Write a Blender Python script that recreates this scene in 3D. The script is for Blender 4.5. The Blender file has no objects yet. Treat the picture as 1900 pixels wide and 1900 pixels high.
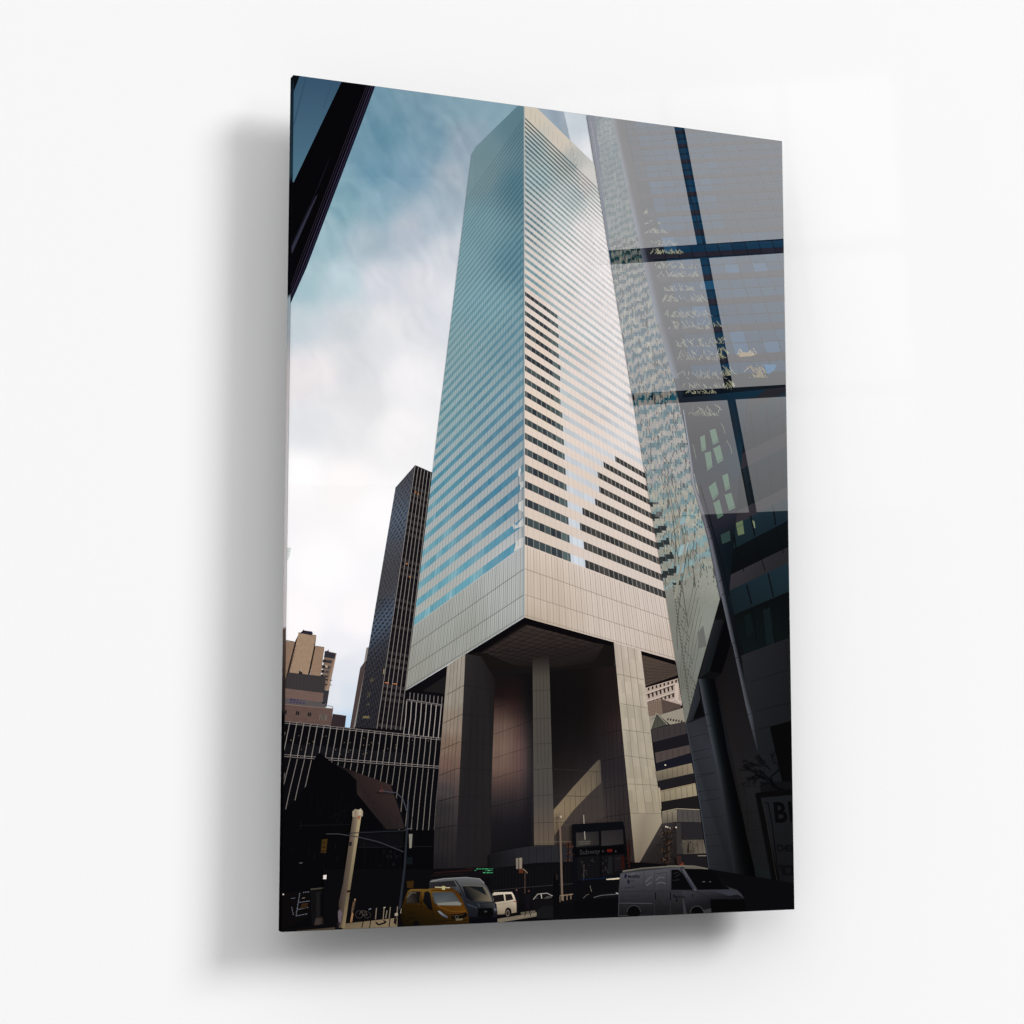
import bpy, math, random
from mathutils import Vector
random.seed(7)
S = bpy.context.scene
C = S.collection

# ------------------------------------------------------------------ camera
# pose recovered from the four corners of the print (real size 0.60 x 0.90 m)
F = 3446.14
CX = Vector((0.92514065, 0.04235597, 0.37725422))     # panel right, in lens axes (x right, y down, z forward)
CY = Vector((0.00039617, -0.99386338, 0.11061382))    # panel up
CX.normalize(); CY = (CY - CX * CX.dot(CY)).normalized()
CN = CX.cross(CY)                                     # towards the room (world -Y)
DIST = 2.6 * 0.6 / 0.78542
GAP = 0.047                                           # wall to back of the sheet
THK = 0.0105
YF = -(GAP + THK)                                     # front plane of the sheet
# lens axes -> world : X = CX, Y = -CN, Z = CY
def cam2world_dir(v):
    return Vector((v.dot(CX), -v.dot(CN), v.dot(CY)))
tl = Vector((545 - 950, 139.5 - 950, F)) / F * DIST
o = cam2world_dir(tl)
CAM = Vector((-0.30, YF, 1.95)) - o                   # top left corner of print sits at x=-0.30, z=1.95
def pix_dir(px, py):
    return cam2world_dir(Vector((px - 950, py - 950, F)))
def P(px, py, y=YF):
    d = pix_dir(px, py)
    t = (y - CAM.y) / d.y
    return CAM + d * t

cam = bpy.data.cameras.new('camera'); co = bpy.data.objects.new('camera', cam); C.objects.link(co)
cam.sensor_width = 36; cam.lens = F / 1900 * 36; cam.clip_end = 100; cam.clip_start = 0.01
fx = cam2world_dir(Vector((1, 0, 0))); fy = cam2world_dir(Vector((0, -1, 0))); fz = cam2world_dir(Vector((0, 0, -1)))
from mathutils import Matrix
M = Matrix((fx, fy, fz)).transposed().to_4x4(); M.translation = CAM
co.matrix_world = M
S.camera = co

# ------------------------------------------------------------------ colour
EK = 1.13     # shown linear value = albedo * EK
def s2l(v):
    v = max(0.0, min(255.0, v)) / 255
    return v / 12.92 if v <= 0.04045 else ((v + 0.055) / 1.055) ** 2.4
def alb(c):
    return tuple(min(0.9, s2l(x) / EK) for x in c)
def mix(a, b, t):
    t = max(0, min(1, t))
    return tuple(a[i] + (b[i] - a[i]) * t for i in range(3))
def jit(c, a):
    r = random.uniform(-a, a)
    return (c[0] + r, c[1] + r, c[2] + r)
_perm = list(range(256)); random.shuffle(_perm)
def _h(i, j): return _perm[(_perm[i & 255] + j) & 255] / 255.0
def noise(x, y):
    i, j = math.floor(x), math.floor(y); u, v = x - i, y - j
    u = u * u * (3 - 2 * u); v = v * v * (3 - 2 * v)
    return (_h(i, j) * (1 - u) + _h(i + 1, j) * u) * (1 - v) + (_h(i, j + 1) * (1 - u) + _h(i + 1, j + 1) * u) * v
def fbm(x, y, n=4):
    s = 0; a = 0.5
    for _ in range(n):
        s += a * (noise(x, y) - 0.5); a *= 0.5; x = x * 2 + 17.3; y = y * 2 + 5.1
    return s * 2
def field(samples, p=3.0):
    def f(x, y):
        W = 0; r = [0, 0, 0]
        for sx, sy, c in samples:
            d = ((x - sx) ** 2 + (y - sy) ** 2 + 30) ** (p / 2)
            w = 1 / d; W += w
            for k in range(3): r[k] += c[k] * w
        return (r[0] / W, r[1] / W, r[2] / W)
    return f

def table(xs_, ys_, rows_):
    def f(x, y):
        i = 0
        while i < len(xs_) - 2 and x > xs_[i + 1]: i += 1
        j = 0
        while j < len(ys_) - 2 and y > ys_[j + 1]: j += 1
        u = max(0, min(1, (x - xs_[i]) / (xs_[i + 1] - xs_[i]))); v = max(0, min(1, (y - ys_[j]) / (ys_[j + 1] - ys_[j])))
        return mix(mix(rows_[j][i], rows_[j][i + 1], u), mix(rows_[j + 1][i], rows_[j + 1][i + 1], u), v)
    return f
def sline(a, pts, w, fn, k, n=6, up=True):
    if up: a.up()
    for i in range(len(pts) - 1):
        for j in range(n):
            p, q = lerp(pts[i], pts[i + 1], j / n), lerp(pts[i], pts[i + 1], (j + 1) / n)
            c = fn((p[0] + q[0]) / 2, (p[1] + q[1]) / 2); a.line([p, q], w, tuple(v_ * k for v_ in c), up=False)

# ------------------------------------------------------------------ materials
def mat(name, base=(0.8, 0.8, 0.8), rough=0.5, ior=1.5, vcol=False, **kw):
    m = bpy.data.materials.new(name); m.use_nodes = True
    b = m.node_tree.nodes['Principled BSDF']
    b.inputs['Base Color'].default_value = (*base, 1)
    b.inputs['Roughness'].default_value = rough
    b.inputs['IOR'].default_value = ior
    for k, v in kw.items(): b.inputs[k.replace('_', ' ')].default_value = v
    if vcol:
        a = m.node_tree.nodes.new('ShaderNodeVertexColor'); a.layer_name = 'Ink'
        m.node_tree.links.new(a.outputs['Color'], b.inputs['Base Color'])
    return m
INK = mat('glossy_print_ink', rough=0.0, ior=1.5, vcol=True)

# ------------------------------------------------------------------ printed layers
QUAD = [(545, 139.5), (1451, 262), (1474, 1687), (523, 1729)]
def clip_half(pts, a, b):
    # keep the side to the right of a->b in y-down pixels (inside of a clockwise polygon)
    out = []
    n = len(pts)
    def sd(p): return (b[0] - a[0]) * (p[1] - a[1]) - (b[1] - a[1]) * (p[0] - a[0])
    for i in range(n):
        p, q = pts[i], pts[(i + 1) % n]; sp, sq = sd(p), sd(q)
        if sp >= 0: out.append(p)
        if (sp > 0 and sq < 0) or (sp < 0 and sq > 0):
            t = sp / (sp - sq)
            out.append((p[0] + (q[0] - p[0]) * t, p[1] + (q[1] - p[1]) * t, mix(p[2], q[2], t)))
    return out
def clip_poly(pts, poly):
    for i in range(len(poly)):
        if len(pts) < 3: return []
        pts = clip_half(pts, poly[i], poly[(i + 1) % len(poly)])
    return pts
GROUP = [0]
DZ = 1.1e-5                     # ink layers are about a hundredth of a millimetre apart
ALL = []
HM = {}
class Art:
    def __init__(self, name, parent, label=None, kind=None):
        self.fc = []; self.name = name; self.parent = parent; self.label = label
        self.g = 0; self.clip = None; self.kind = kind; self.tick = 0; ALL.append(self)
    def up(self):
        GROUP[0] += 1; self.g = GROUP[0]; return self
    def raw(self, pts):
        if self.clip: pts = clip_poly(pts, self.clip)
        pts = clip_poly(pts, QUAD)
        if len(pts) < 3: return
        self.tick ^= 1
        self.fc.append((self.g, self.tick, pts))
    def poly(self, pts, col, up=True):
        if up: self.up()
        cs = col if isinstance(col, list) else [col] * len(pts)
        self.raw([(p[0], p[1], c) for p, c in zip(pts, cs)])
        return self
    def line(self, pts, w, col, up=True, w2=None):
        if up: self.up()
        if w2 is None: w2 = w
        n = len(pts)
        for i in range(n - 1):
            (x0, y0), (x1, y1) = pts[i], pts[i + 1]
            L = math.hypot(x1 - x0, y1 - y0) or 1; nx, ny = -(y1 - y0) / L, (x1 - x0) / L
            a = (w + (w2 - w) * i / (n - 1)) / 2; b = (w + (w2 - w) * (i + 1) / (n - 1)) / 2
            self.raw([(x0 + nx * a, y0 + ny * a, col), (x0 - nx * a, y0 - ny * a, col), (x1 - nx * b, y1 - ny * b, col), (x1 + nx * b, y1 + ny * b, col)][::1])
        return self
    def lines(self, segs, w, col):
        self.up()
        for s in segs: self.line(s, w, col, up=False)
        return self
    def grid(self, q, nu, nv, fn, cell=False):
        # q: four corners TL,TR,BR,BL ; fn(px,py,s,t) -> colour
        self.up()
        def pt(s, t):
            a = (q[0][0] + (q[1][0] - q[0][0]) * s, q[0][1] + (q[1][1] - q[0][1]) * s)
            b = (q[3][0] + (q[2][0] - q[3][0]) * s, q[3][1] + (q[2][1] - q[3][1]) * s)
            return (a[0] + (b[0] - a[0]) * t, a[1] + (b[1] - a[1]) * t)
        if cell:
            for j in range(nv):
                for i in range(nu):
                    ps = [pt(i / nu, j / nv), pt((i + 1) / nu, j / nv), pt((i + 1) / nu, (j + 1) / nv), pt(i / nu, (j + 1) / nv)]
                    c = fn((ps[0][0] + ps[2][0]) / 2, (ps[0][1] + ps[2][1]) / 2, (i + .5) / nu, (j + .5) / nv)
                    if c is not None: self.raw([(p[0], p[1], c) for p in ps])
        else:
            g = [[(*pt(i / nu, j / nv), None) for i in range(nu + 1)] for j in range(nv + 1)]
            g = [[(p[0], p[1], fn(p[0], p[1], i / nu, j / nv)) for i, p in enumerate(r)] for j, r in enumerate(g)]
            for j in range(nv):
                for i in range(nu): self.raw([g[j][i], g[j][i + 1], g[j + 1][i + 1], g[j + 1][i]])
        return self
    def text(self, s, org, xd, yd, col, bold=0.0):
        # org: baseline start px; xd,yd: px vectors of one em right / up
        self.up()
        cu = bpy.data.curves.new('t', 'FONT'); cu.body = s; cu.size = 1; cu.offset = bold
        ob = bpy.data.objects.new('t', cu); C.objects.link(ob)
        dg = bpy.context.evaluated_depsgraph_get(); me = bpy.data.meshes.new_from_object(ob.evaluated_get(dg))
        for f in me.polygons:
            ps = [me.vertices[i].co for i in f.vertices]
            pts = [(org[0] + xd[0] * p.x + yd[0] * p.y, org[1] + xd[1] * p.x + yd[1] * p.y) for p in ps]
            area = sum(pts[i][0] * pts[(i + 1) % len(pts)][1] - pts[(i + 1) % len(pts)][0] * pts[i][1] for i in range(len(pts)))
            if area < 0: pts = pts[::-1]
            self.raw([(p[0], p[1], col) for p in pts])
        bpy.data.objects.remove(ob); bpy.data.curves.remove(cu); bpy.data.meshes.remove(me)
        return self
    def build(self):
        me = bpy.data.meshes.new(self.name)
        ob = bpy.data.objects.new(self.name, me); C.objects.link(ob); ob.parent = self.parent
        if self.label: ob['label'] = self.label
        if self.kind: ob['kind'] = self.kind
        if self.parent is print_root: ob.matrix_parent_inverse = PRINT_INV
        self.ob = ob
        return ob
    def fill(self, LV):
        me = self.ob.data; v = []; f = []; c = []
        for g, tk, pts in self.fc:
            y = YF - (LV[g] + tk * .3) * DZ; i0 = len(v)
            area = sum(pts[i][0] * pts[(i + 1) % len(pts)][1] - pts[(i + 1) % len(pts)][0] * pts[i][1] for i in range(len(pts)))
            if area > 0: pts = pts[::-1]          # every face looks into the room
            for p in pts: v.append(tuple(P(p[0], p[1], y))); c += [*alb(p[2]), 1.0]
            f.append(list(range(i0, len(v))))
        me.from_pydata(v, [], f)
        a = me.color_attributes.new('Ink', 'FLOAT_COLOR', 'POINT'); a.data.foreach_set('color', c)
        me.materials.append(INK); me.update()
def stack_layers():
    # later ink lies on earlier ink only where they overlap, so the whole print stays well under a millimetre
    fs = []
    for a in ALL:
        for g, tk, pts in a.fc: fs.append((g, pts))
    fs.sort(key=lambda t: t[0]); LV = {}; i = 0; CS = 5.0; top = 0
    while i < len(fs):
        g = fs[i][0]; cells = set(); j = i
        while j < len(fs) and fs[j][0] == g:
            p = fs[j][1]; xs_ = [q[0] for q in p]; ys_ = [q[1] for q in p]
            for cx_ in range(int(min(xs_) / CS), int(max(xs_) / CS) + 1):
                for cy_ in range(int(min(ys_) / CS), int(max(ys_) / CS) + 1): cells.add((cx_, cy_))
            j += 1
        l = 1 + max([HM.get(c, 0) for c in cells] or [0]); LV[g] = l; top = max(top, l)
        for c in cells: HM[c] = l
        i = j
    for a in ALL: a.fill(LV)
    return top

def Z(ox, oy, s):
    def f(*pts):
        r = [(ox + pts[i] / s, oy + pts[i + 1] / s) for i in range(0, len(pts), 2)]
        return r if len(r) > 1 else r[0]
    return f
k4, k3, k5 = 4.75, 6.3333, 5.42857
z1, z2, z3 = Z(500, 100, k4), Z(850, 150, k4), Z(1100, 200, k4)
z4, z5, z6 = Z(500, 500, k4), Z(850, 500, k4), Z(1100, 550, k4)
z7, z8, z9 = Z(500, 850, k4), Z(850, 850, k4), Z(1100, 900, k4)
zA, zB, zC, zD = Z(500, 1150, k3), Z(750, 1150, k3), Z(1000, 1150, k3), Z(1200, 1150, k3)
zE, zF = Z(500, 1400, k5), Z(750, 1400, k5)
zG, zH = Z(1000, 1400, k3), Z(1200, 1400, k3)

def lerp(a, b, t): return (a[0] + (b[0] - a[0]) * t, a[1] + (b[1] - a[1]) * t)
def isect(a, b, c, d):
    x1, y1 = a; x2, y2 = b; x3, y3 = c; x4, y4 = d
    D = (x1 - x2) * (y3 - y4) - (y1 - y2) * (x3 - x4)
    A = x1 * y2 - y1 * x2; B = x3 * y4 - y3 * x4
    return ((A * (x3 - x4) - (x1 - x2) * B) / D, (A * (y3 - y4) - (y1 - y2) * B) / D)

# ------------------------------------------------------------------ things
print_root = bpy.data.objects.new('glass_print', None); C.objects.link(print_root)
print_root.location = (0, -GAP, 1.05)
print_root['label'] = 'glossy glass photo print of a banded skyscraper, floating off the wall'
print_root['category'] = 'wall art'
PRINT_INV = print_root.matrix_world.inverted()
PRINT_INV = Matrix.Translation(-Vector(print_root.location))

# ---- the acrylic sheet
def box_mesh(name, x0, x1, y0, y1, zz0, zz1):
    me = bpy.data.meshes.new(name)
    v = [(x, y, z) for x in (x0, x1) for y in (y0, y1) for z in (zz0, zz1)]
    f = [(0, 1, 3, 2), (4, 6, 7, 5), (0, 4, 5, 1), (2, 3, 7, 6), (0, 2, 6, 4), (1, 5, 7, 3)]
    me.from_pydata(v, [], f); me.update()
    return me
cTL, cTR, cBR, cBL = (P(*q) for q in QUAD)
px0, px1 = (cTL.x + cBL.x) / 2, (cTR.x + cBR.x) / 2
pz0, pz1 = (cBL.z + cBR.z) / 2, (cTL.z + cTR.z) / 2

SUB = []
def art(name, parent=None, label=None, kind=None):
    return Art(name, parent.ob if parent else print_root, label, kind)
exec_order = []

# ================================================================ SKY
sky = art('printed_sky', label='printed blue sky with thin white cloud')
SK = [(700,180,(108, 148, 168)),(760,170,(114, 150, 168)),(850,190,(124, 158, 174)),(930,200,(130, 162, 178)),(720,250,(98, 142, 163)),
 (800,260,(114, 151, 171)),(860,260,(143, 163, 179)),(700,320,(104, 148, 170)),(760,320,(116, 153, 176)),(840,330,(158, 173, 187)),(640,380,(122, 163, 177)),
 (700,380,(128, 163, 181)),(800,400,(163, 180, 194)),(600,450,(148, 178, 188)),(680,450,(163, 180, 191)),(760,430,(178, 187, 199)),(830,470,(203, 207, 214)),
 (560,530,(160, 187, 196)),(640,520,(183, 203, 211)),(700,520,(209, 211, 219)),(780,520,(217, 217, 223)),(830,560,(219, 221, 227)),(550,600,(193, 204, 211)),
 (640,600,(204, 209, 214)),(720,600,(224, 224, 227)),(550,700,(229, 224, 226)),(600,690,(231, 227, 229)),(650,680,(215, 216, 220)),(760,700,(238, 236, 238)),
 (680,740,(222, 222, 224)),(570,790,(222, 224, 228)),(640,800,(228, 228, 230)),(740,800,(242, 240, 241)),(560,880,(252, 250, 250)),(640,900,(250, 246, 246)),
 (700,950,(253, 251, 252)),(600,1050,(254, 252, 253)),(560,1150,(254, 250, 251)),(660,1150,(252, 248, 250)),(640,1240,(226, 229, 236)),(648,1290,(216, 223, 233)),
 (630,1200,(240, 240, 244)),(645,1350,(188, 214, 238)),(620,1290,(225, 228, 235)),(1020,230,(150, 165, 180)),(1055,290,(152, 162, 174)),(1070,225,(150, 164, 174)),(1085,290,(192, 194, 197)),(1105,330,(200, 200, 200))]
_sk = field(SK, 3.2)
def skyf(x, y, s, t):
    a = 1.02
    u = (x * math.cos(a) + y * math.sin(a)) / 120; v = (-x * math.sin(a) + y * math.cos(a)) / 34
    n = fbm(u * .8 + fbm(x / 70, y / 70, 3), v * .8 + fbm(x / 50 + 7, y / 50, 3) * 1.4, 5) * 9 + fbm(u * 1.3 + 9, v * 2.4 + fbm(x / 60, y / 60, 3) * 2.2, 5) * 11 + fbm(x / 16, y / 20, 4) * 5
    wgt = 1.0 if y < 560 else max(0.12, 1 - (y - 560) / 420)
    c = _sk(x, y); gq = sum(c) / 3; k_ = .10 if y < 420 else 0; c = tuple(v_ * (1 - k_) + gq * k_ + (5 if 330 < y < 900 else 2) for v_ in c)
    if y > 380: wgt *= max(.55, 1 - (y - 380) / 300)
    d = n * wgt
    return (c[0] + d * 1.15, c[1] + d, c[2] + d * .85)
sky.grid([(515, 130), (1130, 215), (1130, 1380), (515, 1380)], 170, 330, skyf)
# pale tower top in the haze at the left border
sky.poly(z7(135,785,190,790,175,870,150,915,135,920), (214, 220, 218))
sky.lines([z7(137,800,187,803), z7(137,820,183,823), z7(137,845,178,848)], 1.2, (190, 196, 190))
sky.build()

# ================================================================ overhanging dark canopy, upper left
ov = art('printed_overhang', label='printed black underside of a building edge in the upper left corner')
ov.poly([(515,125), (697,158), (672,225), (567,500), (537,566), (515,566)], (3, 2, 5))
ov.grid([(545, 139), (634, 151), (545, 338), (543, 338)], 12, 20, lambda x, y, s, t: (54 + 26 * t, 82 + 34 * t, 106 + 28 * t))
ov.poly([(545,139),(556,141),(545,170)], (8, 12, 16))
ov.line([(568,143),(545,232)], 2.0, (50, 74, 96)); ov.line([(618,149),(600,200)], 1.2, (52, 74, 98))
ov.poly(z1(525,905,533,935,420,1200,190,1760,178,1740,210,1640,400,1240), [(6,6,9),(6,6,9),(24,24,34),(14,14,22),(14,14,22),(18,18,28),(24,24,34)])
ov.poly(z1(405,1260,425,1240,200,1760,185,1720), (46, 46, 62))
for off, cc, w in ((0, (58, 52, 74), 1.2), (5, (34, 30, 46), 1.6), (9, (46, 40, 52), .8), (-4, (40, 36, 58), 1.4)):
    ov.line([(688 - off * .9, 160), (664 - off, 224), (560 - off, 498), (538 - off * .6, 553)], w, cc)
ov.line([(695,158),(670,225),(567,497),(538,562)], 3, (22, 24, 40))
ov.build()

# ================================================================ brick apartment block, lower left
bk = art('printed_apartment_block', label='printed tan brick apartment block with stepped terraces')
T1, T2, T3 = (142, 117, 99), (160, 135, 112), (150, 124, 103)
def brick(a, q, c):
    a.grid(q, 10, 26, lambda x, y, s, t: jit(mix(c, (c[0] * .93, c[1] * .92, c[2] * .92), (noise(x / 3, y * 1.3))), 3), cell=True)
bk.poly(zA(140,240,900,330,905,1290,140,1290), (60, 50, 50)) if False else None
brick(bk, zA(150,242,297,262,190,745,150,745), T1)
bk.poly(zA(790,388,778,395,640,820,700,832), (150,124,106))
bk.poly(zA(650,362,778,390,660,830,600,820), (124, 103, 90))
bk.poly(zA(650,372,780,396,765,458,640,438), (46, 45, 54))
for (a, b, c, d, cc) in ((630,465,740,500,(58,54,56)), (618,530,725,572,(84,78,74)), (608,585,712,622,(96,86,82)), (600,640,700,672,(92,76,70)), (655,690,690,715,(100,84,76)), (648,745,680,770,(96,80,72))):
    bk.poly(zA(a, b, c, b + 14, c - 14, d + 12, a - 8, d), cc)
    bk.poly(zA(a + 8, b + 6, a + 38, b + 10, a + 32, d - 4, a + 2, d - 8), (34, 30, 34))
    bk.poly(zA(a + 58, b + 14, a + 84, b + 18, a + 78, d + 2, a + 52, d - 2), (60, 54, 54))
bk.poly(zA(660,528,686,540,680,566,655,556), (176, 160, 140))
bk.poly(zA(298,262,345,160,325,230,235,640,190,740,188,700), (34, 26, 26))
brick(bk, zA(342,153,551,185,458,650,232,622), T2)
bk.poly(zA(551,185,536,310,545,320,470,650,452,650,520,330), (30, 24, 24))
for i in range(9):
    t = i / 9; bk.poly(zA(300 - 85 * t, 300 + 350 * t, 316 - 85 * t, 304 + 350 * t, 312 - 85 * t, 322 + 350 * t, 296 - 85 * t, 318 + 350 * t), (92, 74, 64))
    bk.poly(zA(524 - 50 * t, 372 + 260 * t, 540 - 50 * t, 374 + 260 * t, 536 - 50 * t, 386 + 260 * t, 520 - 50 * t, 384 + 260 * t), (88, 72, 62))
brick(bk, zA(542,310,645,326,600,664,474,648), T3)
bk.line(zA(340,150,552,184), 1.2, (120, 100, 84)); bk.line(zA(542,308,645,324), 1.2, (108, 90, 76)); bk.line(zA(195,240,297,260), 1.4, (96, 80, 70))
bk.poly(zA(392,128,400,112,410,125,500,138,510,160,497,182,385,160,350,160,378,140), (38, 36, 48))
bk.poly(zA(690,338,700,380,665,372,690,355), (40, 34, 44))
bk.poly(zA(226,618,662,668,640,862,150,802,162,742,190,700), (56, 51, 53))
bk.lines([zA(226 + i * 40, 640 + i * 5, 212 + i * 40, 800 + i * 5) for i in range(11)], .8, (64, 58, 60))
bk.poly(zA(350,600,372,592,392,640,345,635), (40, 32, 34)); bk.line(zA(368,585,372,612), 1.2, (180, 170, 160))
brick(bk, zA(150,800,638,862,620,966,150,918), (112, 92, 84))
bk.poly(zA(640,826,702,832,672,1022,618,1010), (54, 50, 55))
bk.poly(zA(150,916,662,972,660,1032,150,992), (86, 80, 81))
for i in range(5):
    x = 245 + i * 38
    bk.poly(zA(x, 925 + i * 4, x + 28, 928 + i * 4, x + 24, 948 + i * 4, x - 3, 944 + i * 4), (44 + 9 * i, 38 + 10 * i, 78 + 3 * i))
    bk.poly(zA(x - 4, 955 + i * 4, x + 20, 958 + i * 4, x + 16, 976 + i * 4, x - 7, 972 + i * 4), (60, 52, 88 - 2 * i))
bk.poly(zA(615,962,655,968,652,988,612,984), (38, 34, 38))
brick(bk, zA(150,990,748,1046,722,1244,150,1194), (97, 77, 71))
bk.line(zA(150,990,748,1046), 1.4, (122, 104, 94)); bk.line(zA(680,1006,745,1020,745,1046), .9, (150, 140, 136))
for a, b in ((165,1060), (312,1072), (452,1088)):
    bk.poly(zA(a, b, a + 40, b + 6, a + 34, b + 50, a - 6, b + 44), (28, 30, 34))
    bk.line(zA(a + 18, b + 3, a + 13, b + 46), 1, (76, 62, 58))
bk.poly(zA(592,1104,676,1112,668,1184,584,1172), (110, 100, 92)); bk.lines([zA(608 + i * 16, 1108, 600 + i * 16, 1176) for i in range(4)], 1.1, (52, 48, 46))
bk.poly(zA(745,1108,902,1130,882,1294,720,1246), (48, 40, 43)); bk.line(zA(745,1108,902,1130), 1.2, (80, 70, 70))
bk.build()

# ================================================================ dark slab tower behind
st = art('printed_office_tower', label='printed dark office tower with pale vertical mullions')
st.poly(zA(1140,330,1172,318,1015,1275,980,1275), (128, 123, 118))
st.poly(zA(1066,565,1112,500,1142,480,985,1275,944,1275), (72, 60, 60))
# left face
LT = [z7(1285,65), z7(1110,265)]; LB = [zA(1260,1292), zA(1005,1280)]
def sl(s, t):
    a = lerp(LT[1], LT[0], s); b = lerp(LB[1], LB[0], s); return lerp(a, b, t)
st.up(); N = 26; R = 110
for i in range(N):
    for j in range(R):
        s0, s1 = i / N, (i + 1) / N; t0, t1 = (j / R) ** .96, ((j + 1) / R) ** .96
        p = [sl(s0, t0), sl(s1, t0), sl(s1, t1), sl(s0, t1)]
        y = p[0][1]
        v = noise((p[0][0] + .9 * y) / 55, j / 9.0)
        blue = math.exp(-((y - 960) / 60) ** 2) + math.exp(-((y - 1165 + (s0 * 30)) / 45) ** 2)
        base = mix((26, 26, 32), (66, 88, 112), min(1, blue * .8)) if ((j + i // 3) % 3) else (15, 15, 20)
        base = mix(base, (70, 66, 68), .35 if 1000 < y < 1110 else 0.05)
        if 1250 < y < 1320 and v > .7 and (j % 3): base = (60, 56, 42)
        if i % 2: base = mix(base, (138, 138, 144), .55 - .38 * t0)
        st.raw([(*q, jit(base, 7)) for q in p])
# right face
RT = [z7(1285,65), z7(1440,132)]; RB = [zA(1260,1292), zA(1565,1335)]
def sr(s, t):
    return lerp(lerp(RT[0], RT[1], s), lerp(RB[0], RB[1], s), t)
st.up()
for i in range(6):
    for j in range(80):
        p = [sr(i / 6, j / 80), sr((i + 1) / 6, j / 80), sr((i + 1) / 6, (j + 1) / 80), sr(i / 6, (j + 1) / 80)]
        v = noise(j / 4.0, 7); c = (22, 21, 25) if v < .55 else (44, 41, 42)
        if j % 2: c = (14, 13, 17)
        st.raw([(*q, jit(c, 4)) for q in p])
st.lines([[sr(i / 5.6, k / 20) for k in range(21)] for i in range(0, 6)], 1.2, (130, 123, 118))
st.poly([zA(1000,1262), zA(1600,1300), zA(1600,1390), zA(1000,1330)], (12, 11, 14)); st.line([z7(1285,65), z7(1440,132)], 1.5, (60, 56, 58)); st.line([z7(1110,265), z7(1285,65)], 1.2, (50, 52, 58))
for (a, b) in ((1210,930), (1238,1045), (1288,300), (1312,315)): st.poly(z7(a - 8, b - 6, a + 8, b - 6, a + 6, b + 8, a - 10, b + 8), (158, 104, 62))
for (a, b) in ((1380,738), (1475,750)): st.line(zA(a - 25, b, a + 25, b + 5), 1.6, (190, 120, 80))
for i in range(6): st.line(zA(1105 + i * 13, 1130, 1100 + i * 13, 1158), 1.0, (140, 126, 84))
for (a, b) in ((1200,690), (1190,715), (1160,860), (1150,890), (1145,990), (1185,700)):
    for i in range(3): st.line(zA(a + i * 14, b - i * 5, a - 3 + i * 14, b + 22 - i * 5), .9, (92, 84, 60))
st.poly(zA(1340,580,1352,576,1348,640,1338,640), (150, 134, 96))
st.build()

# ================================================================ low curtain wall block
lw = art('printed_curtain_wall_block', label='printed low black office block with thin white mullions')
lw.poly([zA(130,1188), zA(240,1200), zA(1560,1330), zA(1605,925), (752,1283), (790,1292), (834,1262), (815,1612), (515,1612), (515,1336)], (7, 7, 11))
lw.grid([zA(150,1450), zA(1900,1590), zA(1900,1690), zA(150,1570)], 30, 4, lambda x, y, s, t: jit((17, 17, 22), 3))
lw.poly([(752,1282), (836,1234), (834,1420), (752,1420)], (9, 9, 13))
GR = (134, 127, 122)
def lineA(u): return lerp(zA(150,1190), zB(445,1392), u)
def lineB(u): return lerp(zA(150,1582), zB(415,1722), u)
for a0, b0, dy in ((lineA(0), lineA(1), 0), (lineA(0), lineA(1), 3.4), (lineB(0), lineB(1), 0), (lineB(0), lineB(1), 3.6)):
    lw.line([(a0[0], a0[1] + dy), (b0[0], b0[1] + dy)], 1.0, (128, 120, 118))
nm = 26; xs = []
for i in range(nm):
    u = i / (nm - 1); xs.append((zA(240,0)[0]) + (zB(440,0)[0] - zA(240,0)[0]) * (u * 1.16 - .16 * u * u))
segs = []; segs2 = []
for i, xt in enumerate(xs):
    u = (xt - lineA(0)[0]) / (lineA(1)[0] - lineA(0)[0])
    top = lineA(u); sl_ = 13.5 - 8.5 * u
    ub = (xt - sl_ - lineB(0)[0]) / (lineB(1)[0] - lineB(0)[0]); bot = lineB(ub)
    segs.append([top, (lerp(top, bot, .5)[0] + .5, lerp(top, bot, .5)[1]), (bot[0], bot[1] + 4)])
    x2 = bot[0]; k = .235 - .16 * u
    y2 = 1540
    segs2.append([(x2 + .5, bot[1] + 6), (x2 - k * (y2 - bot[1]) * .5, (y2 + bot[1]) / 2), (x2 - k * (y2 - bot[1]), y2)])
lw.lines(segs, 1.3, GR); lw.lines(segs2, 1.25, (120, 113, 108))
lw.lines([zA(185,1320,158,1420), zA(180,1800,165,1900)], 1.2, (110, 104, 100))
# upper right storey
lw.line(zB(30,935,450,1000), 1.2, (128, 122, 120)); lw.line(zB(30,950,450,1015), .9, (100, 94, 92))
lw.lines([zB(30 + i * 58, 950 + i * 8, 25 + i * 58 - 8 * 1, 1150, -8 + i * 58, 1345 + i * 7) for i in range(8)], 1.5, (160, 152, 148))
lw.lines([zB(70 + i * 47, 855 + i * 6, 62 + i * 47, 945 + i * 7) for i in range(9)], 1.3, (120, 114, 112))
for _ in range(40):
    x = random.uniform(530, 815); y = random.uniform(1360, 1400); lw.poly([(x, y), (x + 1.4, y), (x + 1.4, y + 1.4), (x, y + 1.4)], (110, 100, 80))
lw.build()

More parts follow.
